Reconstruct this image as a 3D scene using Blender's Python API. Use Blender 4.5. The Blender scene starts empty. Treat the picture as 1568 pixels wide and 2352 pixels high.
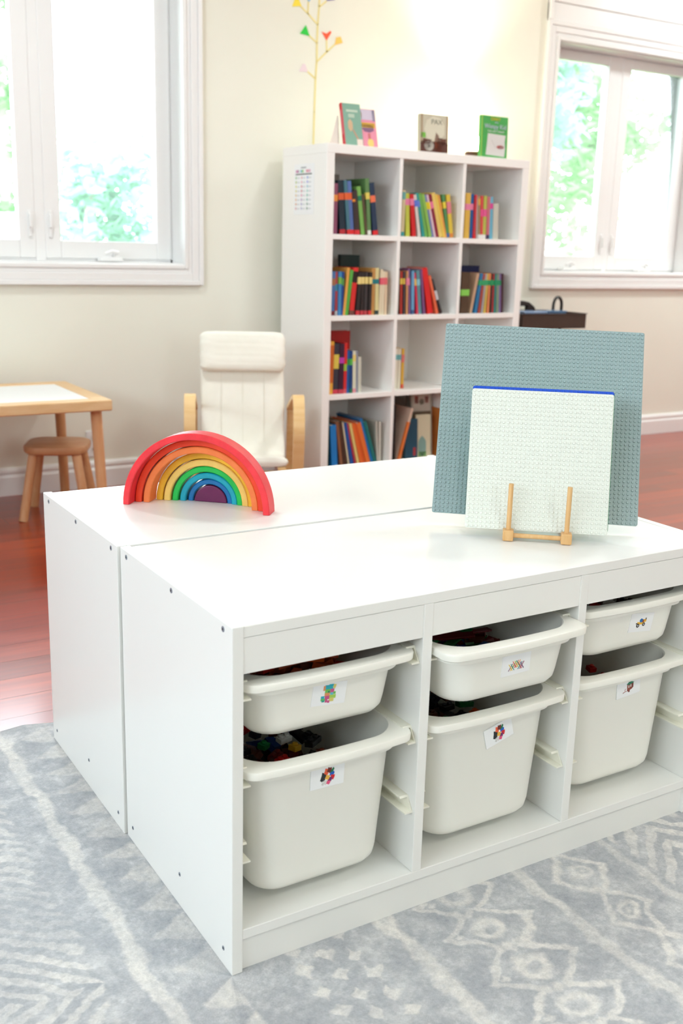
import bpy, bmesh, math, random
from mathutils import Vector, Matrix, Euler
sc = bpy.context.scene
COL = sc.collection
random.seed(7)
PI = math.pi

# ---------------------------------------------------------------- camera
cd = bpy.data.cameras.new('camera')
cam = bpy.data.objects.new('camera', cd); COL.objects.link(cam)
cam.location = (-0.5944, -1.2446, 1.0791)
cam.rotation_euler = (1.3218, -0.0267, -0.5452)
cd.sensor_fit = 'HORIZONTAL'; cd.sensor_width = 24.0
cd.lens = 2417.19 / 1568 * 24.0
cd.clip_start = 0.02; cd.clip_end = 200
cd.dof.use_dof = True; cd.dof.focus_distance = 1.95; cd.dof.aperture_fstop = 5.0
sc.camera = cam

# ---------------------------------------------------------------- world, exposure
sc.view_settings.view_transform = 'Standard'
sc.view_settings.look = 'None'
sc.view_settings.gamma = 1.0
sc.view_settings.use_curve_mapping = False
sc.view_settings.exposure = -0.05
sc.cycles.use_denoising = True
sc.cycles.max_bounces = 9
sc.cycles.diffuse_bounces = 6
sc.cycles.glossy_bounces = 3
sc.cycles.transmission_bounces = 4
sc.cycles.transparent_max_bounces = 8
sc.cycles.caustics_reflective = False
sc.cycles.caustics_refractive = False
sc.cycles.sample_clamp_indirect = 6.0
wd = bpy.data.worlds.new('sky'); sc.world = wd; wd.use_nodes = True
wn = wd.node_tree.nodes; wl = wd.node_tree.links
wn['Background'].inputs['Color'].default_value = (0.81, 0.93, 1.0, 1)
wn['Background'].inputs['Strength'].default_value = 14.0

def lamp_obj(name, kind, loc, rot=(0, 0, 0), **kw):
    d = bpy.data.lights.new(name, kind)
    for k, v in kw.items(): setattr(d, k, v)
    o = bpy.data.objects.new(name, d); COL.objects.link(o)
    o.location = loc; o.rotation_euler = rot
    return o
def portal(name, loc, rot, sx, sy):
    o = lamp_obj(name, 'AREA', loc, rot, shape='RECTANGLE', size=sx, size_y=sy)
    o.data.cycles.is_portal = True
# daylight comes in through the window openings (sampling portals for the sky)
portal('daylight_back_window', (0.70, 3.44, 1.60), (-PI/2, 0, 0), 1.4, 1.4)
portal('daylight_far_window', (4.05, 3.44, 1.58), (-PI/2, 0, 0), 1.4, 1.4)
portal('daylight_left_window', (-2.75, -.2, 1.65), (0, -PI/2, 0), .9, 4.2)
portal('daylight_front_window', (1.1, -3.75, 1.7), (PI/2, 0, 0), 1.2, .7)
# unseen fill lights added under the ceiling, power and tint set per area
for x, y, w, c in ((0.2, 2.2, 1.4, 0), (2.3, 1.1, 1.5, 0), (4.9, 2.35, 2.6, 0), (0.4, -0.4, .4, 0), (3.6, 0.2, 1.0, 0), (-0.6, -2.3, .7, 1), (1.2, -2.1, .8, 1), (3.2, -2.0, .9, 1)):
    lamp_obj('ceiling_fill', 'AREA', (x, y, 2.74), (0, 0, 0), shape='DISK', size=.36, energy=17 * w, color=((.905, .98, .985), (.95, .985, .87))[c])

# ---------------------------------------------------------------- helpers
def lin(c):
    c = c / 255.0
    return c / 12.92 if c <= 0.04045 else ((c + 0.055) / 1.055) ** 2.4
def S(r, g, b, k=1.0):
    return (lin(r) * k, lin(g) * k, lin(b) * k, 1.0)
MATS = {}
def mat(name, col, rough=0.5, spec=0.5, metal=0.0, coat=0.0, emit=None, es=0.0, grain=None, sheen=0.0):
    if name in MATS: return MATS[name]
    m = bpy.data.materials.new(name); m.use_nodes = True
    b = m.node_tree.nodes['Principled BSDF']
    b.inputs['Base Color'].default_value = col
    b.inputs['Roughness'].default_value = rough
    b.inputs['Specular IOR Level'].default_value = spec
    b.inputs['Metallic'].default_value = metal
    b.inputs['Coat Weight'].default_value = coat
    if sheen: b.inputs['Sheen Weight'].default_value = sheen
    if emit: b.inputs['Emission Color'].default_value = emit; b.inputs['Emission Strength'].default_value = es
    if grain:   # (scale xyz, colour 2, detail, bump)
        sx, col2, bump = grain
        n = m.node_tree.nodes; l = m.node_tree.links
        tc = n.new('ShaderNodeTexCoord'); mp = n.new('ShaderNodeMapping'); mp.inputs['Scale'].default_value = sx
        nz = n.new('ShaderNodeTexNoise'); nz.inputs['Scale'].default_value = 1.0; nz.inputs['Detail'].default_value = 5; nz.inputs['Roughness'].default_value = 0.6
        rp = n.new('ShaderNodeValToRGB'); rp.color_ramp.elements[0].position = 0.32; rp.color_ramp.elements[1].position = 0.68
        rp.color_ramp.elements[0].color = col; rp.color_ramp.elements[1].color = col2
        l.new(tc.outputs['Object'], mp.inputs['Vector']); l.new(mp.outputs['Vector'], nz.inputs['Vector'])
        l.new(nz.outputs['Fac'], rp.inputs['Fac']); l.new(rp.outputs['Color'], b.inputs['Base Color'])
        if bump:
            bp = n.new('ShaderNodeBump'); bp.inputs['Strength'].default_value = bump; bp.inputs['Distance'].default_value = 0.004
            l.new(nz.outputs['Fac'], bp.inputs['Height']); l.new(bp.outputs['Normal'], b.inputs['Normal'])
    MATS[name] = m
    return m
def cmat(r, g, b, rough=0.5, k=0.82):
    return mat('colour_%d_%d_%d_%d' % (r, g, b, int(rough * 100)), S(r, g, b, k), rough)

class MB:
    """collects shapes, builds ONE mesh object"""
    def __init__(s): s.v = []; s.f = []; s.mi = []; s.mats = []
    def _m(s, m):
        if m is None: return 0
        if m not in s.mats: s.mats.append(m)
        return s.mats.index(m)
    def add(s, vs, fs, m=None, M=None):
        k = len(s.v); i = s._m(m)
        for v in vs:
            v = Vector(v); s.v.append(M @ v if M is not None else v)
        for f in fs: s.f.append(tuple(k + j for j in f)); s.mi.append(i)
        return s
    def box(s, x0, x1, y0, y1, z0, z1, m=None, M=None):
        vs = [(x, y, z) for z in (z0, z1) for y in (y0, y1) for x in (x0, x1)]
        return s.add(vs, [(0, 2, 3, 1), (4, 5, 7, 6), (0, 1, 5, 4), (2, 6, 7, 3), (0, 4, 6, 2), (1, 3, 7, 5)], m, M)
    def prism(s, poly, d0, d1, m=None, M=None):
        """polygon in local XZ, extruded along Y from d0 to d1 (counter-clockwise seen from -Y)"""
        n = len(poly)
        vs = [(p[0], d0, p[1]) for p in poly] + [(p[0], d1, p[1]) for p in poly]
        fs = [tuple(range(n)), tuple(range(2 * n - 1, n - 1, -1))] + [(i, i + n, (i + 1) % n + n, (i + 1) % n) for i in range(n)]
        return s.add(vs, fs, m, M)
    def cyl(s, p0, p1, r0, r1=None, seg=16, m=None, M=None):
        r1 = r0 if r1 is None else r1
        p0 = Vector(p0); p1 = Vector(p1); d = (p1 - p0).normalized()
        q = d.to_track_quat('Z', 'Y').to_matrix()
        vs = []
        for p, r in ((p0, r0), (p1, r1)):
            for i in range(seg):
                a = 2 * PI * i / seg
                vs.append(p + q @ Vector((r * math.cos(a), r * math.sin(a), 0)))
        fs = [tuple(range(seg - 1, -1, -1)), tuple(range(seg, 2 * seg))] + [(i, (i + 1) % seg, (i + 1) % seg + seg, i + seg) for i in range(seg)]
        return s.add(vs, fs, m, M)
    def tube(s, pts, r, seg=10, m=None, M=None):
        pts = [Vector(p) for p in pts]; n = len(pts); vs = []
        up = None
        for i, p in enumerate(pts):
            t = (pts[min(i + 1, n - 1)] - pts[max(i - 1, 0)]).normalized()
            if up is None:
                up = t.orthogonal().normalized()
            up = (up - t * up.dot(t)).normalized(); sd = t.cross(up)
            for j in range(seg):
                a = 2 * PI * j / seg
                vs.append(p + up * r * math.cos(a) + sd * r * math.sin(a))
        fs = [tuple(range(seg - 1, -1, -1)), tuple(range((n - 1) * seg, n * seg))]
        for i in range(n - 1):
            for j in range(seg):
                a = i * seg + j; b = i * seg + (j + 1) % seg
                fs.append((a, b, b + seg, a + seg))
        return s.add(vs, fs, m, M)
    def rings(s, rings, cap0=True, cap1=True, m=None, M=None):
        n = len(rings[0]); vs = [p for r in rings for p in r]; fs = []
        if cap0: fs.append(tuple(range(n - 1, -1, -1)))
        if cap1: fs.append(tuple(range((len(rings) - 1) * n, len(rings) * n)))
        for i in range(len(rings) - 1):
            for j in range(n):
                a = i * n + j; b = i * n + (j + 1) % n
                fs.append((a, b, b + n, a + n))
        return s.add(vs, fs, m, M)
    def build(s, name, m=None, parent=None, bevel=0.0, smooth=False, seg=2, fix=True):
        me = bpy.data.meshes.new(name)
        me.from_pydata([tuple(v) for v in s.v], [], s.f); me.update()
        ms = s.mats if s.mats else [m]
        for q in ms: me.materials.append(q)
        if s.mats: me.polygons.foreach_set('material_index', s.mi)
        if fix:
            b = bmesh.new(); b.from_mesh(me); bmesh.ops.recalc_face_normals(b, faces=b.faces); b.to_mesh(me); b.free()
        if smooth:
            me.polygons.foreach_set('use_smooth', [True] * len(me.polygons))
            try: me.set_sharp_from_angle(angle=math.radians(40))
            except Exception: pass
        o = bpy.data.objects.new(name, me); COL.objects.link(o)
        if parent: o.parent = parent
        if bevel:
            md = o.modifiers.new('bevel', 'BEVEL'); md.width = bevel; md.segments = seg; md.limit_method = 'ANGLE'; md.angle_limit = math.radians(40)
        return o
def tag(o, label=None, cat=None, group=None, kind=None):
    if label: o['label'] = label
    if cat: o['category'] = cat
    if group: o['group'] = group
    if kind: o['kind'] = kind
    return o
def empty(name, loc=(0, 0, 0), rz=0.0, label=None, cat=None, group=None, kind=None):
    o = bpy.data.objects.new(name, None); COL.objects.link(o)
    o.empty_display_size = 0.05; o.location = loc; o.rotation_euler = (0, 0, rz)
    return tag(o, label, cat, group, kind)
def rrect(w, d, r, n=6, cx=0.0, cy=0.0, z=0.0, bow=0.0):
    """rounded rectangle ring, counter-clockwise"""
    out = []
    for (sx, sy, a0) in ((1, 1, 0), (-1, 1, PI / 2), (-1, -1, PI), (1, -1, 1.5 * PI)):
        for i in range(n + 1):
            a = a0 + PI / 2 * i / n
            x = sx * (w / 2 - r) + r * math.cos(a); y = sy * (d / 2 - r) + r * math.sin(a)
            out.append([x, y])
    # extra points along the front so that it can bow
    res = []
    fr = out[3 * (n + 1) - 1]; fl = out[3 * (n + 1)]
    for i, p in enumerate(out):
        res.append(p)
        if i == 3 * (n + 1) - 1:
            for k in range(1, 6): res.append([fr[0] + (fl[0] - fr[0]) * k / 6, fr[1]])
    return [(cx + x, cy + y - (bow * (1 - (2 * x / w) ** 2) if y < 0 else 0) * min(1, -y / (d / 2) * 1.0 if y < 0 else 0) ** 8, z) for x, y in res]

# node expression helper: arithmetic on shader sockets
class E:
    nt = None
    def __init__(s, k): s.k = k
    @staticmethod
    def op(o, *a, clamp=False):
        n = E.nt.nodes.new('ShaderNodeMath'); n.operation = o; n.use_clamp = clamp
        for i, q in enumerate(a):
            if isinstance(q, E): E.nt.links.new(q.k, n.inputs[i])
            else: n.inputs[i].default_value = float(q)
        return E(n.outputs[0])
    def __add__(s, o): return E.op('ADD', s, o)
    __radd__ = __add__
    def __sub__(s, o): return E.op('SUBTRACT', s, o)
    def __rsub__(s, o): return E.op('SUBTRACT', o, s)
    def __mul__(s, o): return E.op('MULTIPLY', s, o)
    __rmul__ = __mul__
    def __truediv__(s, o): return E.op('DIVIDE', s, o)
    def abs(s): return E.op('ABSOLUTE', s)
    def fr(s): return E.op('FRACT', s)
    def fl(s): return E.op('FLOOR', s)
    def pp(s, k): return E.op('PINGPONG', s, k)
    def mx(s, o): return E.op('MAXIMUM', s, o)
    def mn(s, o): return E.op('MINIMUM', s, o)
    def lt(s, e, soft=0.004):      # soft step: 1 where s < e
        return E.op('MULTIPLY_ADD', s, -1.0 / (2 * soft), e / (2 * soft) + 0.5, clamp=True)
    def lte(s, o, soft=0.004): return (s - o).lt(0.0, soft)
    def gt(s, e, soft=0.004): return E.op('MULTIPLY_ADD', s, 1.0 / (2 * soft), -e / (2 * soft) + 0.5, clamp=True)
    def within(s, a, b, soft=0.004): return s.gt(a, soft) * s.lt(b, soft)

ZF = -0.006   # wood floor level (the rug lies on it, its top at 0)
WHITE = mat('white_lacquer', S(244, 244, 241, .9), 0.32, 0.5)
WHITE_SHELF = mat('white_foil', S(248, 247, 244, .93), 0.38, 0.5)
TRIM = mat('trim_white', S(244, 244, 244, .9), 0.35)
BIN = mat('bin_plastic', S(247, 246, 238, .93), 0.33, 0.5)
RUNNER = mat('runner_plastic', S(244, 242, 228, .9), 0.35)
STEEL = mat('steel', S(150, 156, 168), 0.45, 0.5, .5)
DARKHOLE = mat('dark_hole', S(40, 45, 50), 0.6)
BIRCH = mat('birch', S(232, 190, 130, .85), 0.42, 0.4, grain=((6, 6, 60), S(243, 208, 152, .85), 0.0))
PINE = mat('pine', S(222, 168, 122, .82), 0.45, 0.4, grain=((4, 40, 40), S(236, 190, 146, .82), 0.0))
PINE_LEG = mat('pine_leg', S(222, 162, 112, .82), 0.45, 0.4, grain=((45, 45, 5), S(236, 186, 140, .82), 0.0))
BAMBOO = mat('bamboo', S(222, 172, 112, .82), 0.4, 0.4, grain=((90, 90, 14), S(236, 194, 138, .82), 0.0))
CLOTH = mat('canvas', S(240, 238, 226, .9), 0.85, 0.2, grain=((9, 9, 9), S(246, 244, 234, .9), 0.25), sheen=0.2)
PAPER = mat('paper', S(246, 248, 250, .92), 0.6)
PAGES = mat('book_pages', S(232, 226, 208, .88), 0.8)
BLACK = mat('black_metal', S(30, 28, 28), 0.35)

# ================================================================ THE SETTING
def struct(o): o['kind'] = 'structure'; return o
WY = 3.265      # back wall face
def wall_mat(name, col, col2):
    m = mat(name, col, 0.6, 0.3, grain=((1.5, 1.5, 1.5), col2, 0.02)); return m
WALL = wall_mat('wall_paint', S(238, 238, 226, .93), S(241, 241, 230, .93))
CEIL = mat('ceiling_paint', S(246, 245, 242, .92), 0.7, 0.2)
X0, X1, Y0, H = -2.6, 6.2, -3.6, 2.75
# back wall with its two window openings
L1 = (0.11, 1.322, 0.965, 2.20); L2 = (3.43, 4.62, 0.955, 2.15)
b = MB(); ya, yb = WY, WY + .24
b.box(X0 - .2, L1[0], ya, yb, ZF, H).box(L1[1], L2[0], ya, yb, ZF, H).box(L2[1], X1 + .2, ya, yb, ZF, H)
for L in (L1, L2): b.box(L[0], L[1], ya, yb, ZF, L[2]).box(L[0], L[1], ya, yb, L[3], H)
struct(b.build('wall_back', WALL))
b = MB(); xa, xb = X0 - .2, X0      # left wall: wide patio opening
b.box(xa, xb, Y0, -2.3, ZF, H).box(xa, xb, 1.9, WY, ZF, H).box(xa, xb, -2.3, 1.9, 2.1, H).box(xa, xb, -2.3, 1.9, ZF, 1.2)
struct(b.build('wall_left', WALL))
struct(MB().box(X1, X1 + .2, Y0, WY, ZF, H).build('wall_right', WALL))
b = MB(); b.box(X0 - .2, .5, Y0 - .2, Y0, ZF, H).box(1.7, X1 + .2, Y0 - .2, Y0, ZF, H).box(.5, 1.7, Y0 - .2, Y0, ZF, 1.35).box(.5, 1.7, Y0 - .2, Y0, 2.05, H)
struct(b.build('wall_front', WALL))
struct(MB().box(X0 - .2, X1 + .2, Y0 - .2, WY + .24, H, H + .1).build('ceiling', CEIL))

def wood_floor():
    m = bpy.data.materials.new('red_wood_floor'); m.use_nodes = True
    nt = m.node_tree; E.nt = nt; n = nt.nodes; l = nt.links; bs = n['Principled BSDF']
    tc = n.new('ShaderNodeTexCoord'); sp = n.new('ShaderNodeSeparateXYZ'); l.new(tc.outputs['Object'], sp.inputs[0])
    x, y = E(sp.outputs[0]), E(sp.outputs[1])
    row = ((y - 1.0595) / .1143).fl(); fy = ((y - 1.0595) / .1143).fr()
    offs = (row * 0.3719 + .135).fr()
    px = (x / 1.3 + offs); idx = px.fl(); fx = px.fr()
    wn_ = n.new('ShaderNodeTexWhiteNoise'); wn_.noise_dimensions = '2D'
    cb = n.new('ShaderNodeCombineXYZ'); l.new(row.k, cb.inputs[0]); l.new(idx.k, cb.inputs[1]); l.new(cb.outputs[0], wn_.inputs['Vector'])
    rnd = E(wn_.outputs['Value'])
    cb2 = n.new('ShaderNodeCombineXYZ'); l.new((x * 2.2 + rnd * 37).k, cb2.inputs[0]); l.new((y * 34).k, cb2.inputs[1]); l.new((rnd * 11).k, cb2.inputs[2])
    nz = n.new('ShaderNodeTexNoise'); nz.inputs['Scale'].default_value = 1.0; nz.inputs['Detail'].default_value = 6; nz.inputs['Roughness'].default_value = .62
    l.new(cb2.outputs[0], nz.inputs['Vector'])
    t = E.op('ADD', E(nz.outputs['Fac']) * .75, rnd * .28)
    rp = n.new('ShaderNodeValToRGB'); l.new(t.k, rp.inputs['Fac'])
    e = rp.color_ramp.elements; e[0].position = .2; e[0].color = S(104, 24, 4); e[1].position = .85; e[1].color = S(182, 66, 22)
    q = rp.color_ramp.elements.new(.52); q.color = S(142, 42, 9)
    gap = (fy - .5).abs().gt(.488, .004).mx((fx - .5).abs().gt(.4988, .0006))
    mx = n.new('ShaderNodeMix'); mx.data_type = 'RGBA'; l.new(gap.k, mx.inputs['Factor']); l.new(rp.outputs['Color'], mx.inputs['A']); mx.inputs['B'].default_value = S(104, 36, 16)
    l.new(mx.outputs['Result'], bs.inputs['Base Color'])
    l.new(E.op('MULTIPLY_ADD', E(nz.outputs['Fac']), .12, .25).k, bs.inputs['Roughness'])
    bs.inputs['Specular IOR Level'].default_value = .5; bs.inputs['Coat Weight'].default_value = .5; bs.inputs['Coat Roughness'].default_value = .16; bs.inputs['Coat IOR'].default_value = 1.55
    bp = n.new('ShaderNodeBump'); bp.inputs['Strength'].default_value = .35; bp.inputs['Distance'].default_value = .0015
    l.new((1 - gap + E(nz.outputs['Fac']) * .12).k, bp.inputs['Height']); l.new(bp.outputs['Normal'], bs.inputs['Normal'])
    return m
struct(MB().box(X0 - .2, X1 + .2, Y0 - .2, WY + .24, ZF - .1, ZF).build('floor', wood_floor()))

def moulding(name, profile, segs):
    """profile: list of (out from wall, z); segs: list of wall runs along x on the back wall"""
    b = MB()
    for x0, x1 in segs:
        n = len(profile)
        vs = [(x0, WY - o, z) for o, z in profile] + [(x1, WY - o, z) for o, z in profile]
        fs = [tuple(range(n)), tuple(range(2 * n - 1, n - 1, -1))] + [(i, (i + 1) % n, (i + 1) % n + n, i + n) for i in range(n)]
        b.add(vs, fs)
    return struct(b.build(name, TRIM))
bp_ = [(0, ZF), (.020, ZF), (.020, .072), (.017, .078), (.013, .082), (.013, .088), (.016, .094), (.014, .104), (.007, .112), (0, .113)]
moulding('baseboard_back', bp_, [(X0, X1)])
for nm, xs in (('baseboard_left', (X0, 1)), ('baseboard_right', (X1, -1))):
    b = MB()
    for y0, y1 in ((Y0, WY - .03),):
        b.box(min(xs[0], xs[0] + .018 * xs[1]), max(xs[0], xs[0] + .018 * xs[1]), y0, y1, ZF, .11)
    struct(b.build(nm, TRIM))

GLASS = bpy.data.materials.new('window_glass'); GLASS.use_nodes = True
_n = GLASS.node_tree.nodes; _l = GLASS.node_tree.links
_n.remove(_n['Principled BSDF'])
_t = _n.new('ShaderNodeBsdfTransparent'); _g = _n.new('ShaderNodeBsdfGlossy'); _g.inputs['Roughness'].default_value = .02
_f = _n.new('ShaderNodeFresnel'); _f.inputs['IOR'].default_value = 1.35; _m = _n.new('ShaderNodeMixShader')
_l.new(_f.outputs[0], _m.inputs[0]); _l.new(_t.outputs[0], _m.inputs[1]); _l.new(_g.outputs[0], _m.inputs[2]); _l.new(_m.outputs[0], _n['Material Output'].inputs[0])

def glass_veil():
    m = GLASS.copy(); m.name = 'haze_window_glass'; n = m.node_tree.nodes; l = m.node_tree.links
    out = n['Material Output']; src = out.inputs[0].links[0].from_socket
    tr = n.new('ShaderNodeBsdfTranslucent'); tr.inputs['Color'].default_value = (.95, .97, .97, 1)  # bright-sky haze put into the glass as a small translucent share
    mx = n.new('ShaderNodeMixShader'); mx.inputs[0].default_value = .025
    l.new(src, mx.inputs[1]); l.new(tr.outputs[0], mx.inputs[2]); l.new(mx.outputs[0], out.inputs[0])
    return m
HAZE_GLASS = glass_veil()
def frame_rect(b, x0, x1, z0, z1, w, y0, y1, wb=None, wt=None):
    """rectangular frame: inner opening x0..x1, z0..z1, member width w"""
    wb = w if wb is None else wb; wt = w if wt is None else wt
    b.box(x0 - w, x0, y0, y1, z0 - wb, z1 + wt).box(x1, x1 + w, y0, y1, z0 - wb, z1 + wt)
    b.box(x0, x1, y0, y1, z0 - wb, z0).box(x0, x1, y0, y1, z1, z1 + wt)
def casement(name, L, glasses, head_z):
    root = empty(name, (0, 0, 0)); root['kind'] = 'structure'
    x0, x1, z0, z1 = L
    # stepped casing around the opening
    b = MB()
    cw = .083
    for (o, y0) in ((0, .016), (.018, .012), (.030, .018), (.066, .024)):
        pass
    def ring(a, c, th):     # casing ring from offset a to c outside the opening, thickness th
        b.box(x0 - c, x0 - a, WY - th, WY, z0 - c, z1 + c).box(x1 + a, x1 + c, WY - th, WY, z0 - c, z1 + c)
        b.box(x0 - a, x1 + a, WY - th, WY, z0 - c, z0 - a).box(x0 - a, x1 + a, WY - th, WY, z1 + a, z1 + c)
    ring(-.006, .012, .017); ring(.012, .030, .012); ring(.030, .062, .018); ring(.062, cw, .024)
    b.build('casing', TRIM, root, bevel=.003)
    # jamb lining of the reveal
    b = MB()
    b.box(x0 - .004, x0 + .006, WY, WY + .2, z0, z1).box(x1 - .006, x1 + .004, WY, WY + .2, z0, z1)
    b.box(x0, x1, WY, WY + .2, z0 - .004, z0 + .012).box(x0, x1, WY, WY + .2, z1 - .012, z1 + .004)
    b.build('jamb_lining', TRIM, root, bevel=.002)
    ys = 3.385
    for i, (ga, gb, gz0, gz1) in enumerate(glasses):
        s = MB(); frame_rect(s, ga, gb, gz0, gz1, .068, ys, ys + .05, wb=.075, wt=.05)
        frame_rect(s, ga - .0005, gb + .0005, gz0 - .0005, gz1 + .0005, .014, ys + .012, ys + .036)
        sash = s.build('sash', TRIM, root, bevel=.004)
        MB().box(ga - .004, gb + .004, ys + .02, ys + .026, gz0 - .004, gz1 + .004).build('pane', HAZE_GLASS, sash)
        # crank operator on the bottom rail
        cx = (ga + gb) / 2 - .01
        c = MB(); c.prism([(cx - .055, z0 + .014), (cx + .055, z0 + .014), (cx + .045, z0 + .034), (cx - .045, z0 + .034)], ys - .045, ys + .002)
        crank = c.build('crank_operator', TRIM, root, bevel=.004)
        c = MB(); c.tube([(cx - .028, ys - .04, z0 + .046), (cx, ys - .05, z0 + .058), (cx + .03, ys - .046, z0 + .052)], .008, 8)
        c.cyl((cx + .012, ys - .03, z0 + .03), (cx + .012, ys - .048, z0 + .056), .009, seg=10)
        c.build('crank_handle', TRIM, crank, smooth=True)
    # mullion and its latches
    m = MB()
    for (a, c) in zip(glasses[:-1], glasses[1:]):
        xm0, xm1 = a[1] + .068, c[0] - .068
        m.box(xm0, xm1, ys + .002, ys + .05, z0 + .012, z1 - .012)
        for xx in (a[1] + .045, c[0] - .045):
            q = MB(); q.box(xx - .008, xx + .008, ys - .008, ys, z0 + .11, z0 + .22); q.box(xx - .006, xx + .006, ys - .022, ys - .006, z0 + .15, z0 + .205)
            q.build('latch', TRIM, root, bevel=.003)
    m.build('mullion', TRIM, root, bevel=.002)
    # outer frame filling between sash and lining
    f = MB(); ga, gb = glasses[0][0] - .068, glasses[-1][1] + .068
    gz0, gz1 = glasses[0][2] - .075, glasses[0][3] + .05
    f.box(x0 + .006, x1 - .006, ys + .01, ys + .055, z0 + .012, gz0).box(x0 + .006, x1 - .006, ys + .01, ys + .055, gz1, z1 - .012)
    if ga > x0 + .006: f.box(x0 + .006, ga, ys + .01, ys + .055, z0 + .012, z1 - .012)
    if gb < x1 - .006: f.box(gb, x1 - .006, ys + .01, ys + .055, z0 + .012, z1 - .012)
    f.build('window_frame', TRIM, root)
    return root
casement('window_1', L1, [(.19, .625, 1.064, 2.14), (.802, 1.240, 1.064, 2.14)], 2.2)
w2 = casement('window_2', L2, [(3.505, 3.935, 1.050, 2.085), (4.108, 4.535, 1.050, 2.085)], 2.15)
# flat head panels above the far window, with the side casing running on past them
t = MB(); t.box(L2[0] - .083, L2[1] + .083, WY - .014, WY, 2.233, 2.322).box(L2[0] - .083, L2[1] + .083, WY - .017, WY, 2.3235, 2.47).box(L2[0] - .083, L2[0] - .06, WY - .026, WY, 2.233, 2.6).box(L2[0] - .083, L2[1] + .083, WY - .014, WY, 2.4705, 2.6)
struct(t.build('trim_1', TRIM, None, bevel=.004))
# window in the left wall and one in the wall behind the photographer
d = empty('window_3', (0, 0, 0)); d['kind'] = 'structure'
q = MB()
for y0, y1 in ((-2.3, -2.23), (-.935, -.865), (.465, .535), (1.83, 1.9)): q.box(X0 - .12, X0 - .05, y0, y1, 1.2, 2.1)
q.box(X0 - .12, X0 - .05, -2.23, 1.83, 1.2, 1.27).box(X0 - .12, X0 - .05, -2.23, 1.83, 2.03, 2.1)
q.build('window_frame', TRIM, d)
MB().box(X0 - .09, X0 - .084, -2.25, 1.85, 1.25, 2.05).build('pane', GLASS, d)
d = empty('window_4', (0, 0, 0)); d['kind'] = 'structure'
q = MB(); frame_rect(q, .56, 1.64, 1.41, 1.99, .06, Y0 - .12, Y0 - .06); q.box(1.07, 1.13, Y0 - .12, Y0 - .06, 1.41, 1.99)
q.build('window_frame', TRIM, d)
MB().box(.55, 1.65, Y0 - .09, Y0 - .084, 1.40, 2.0).build('pane', GLASS, d)

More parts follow.
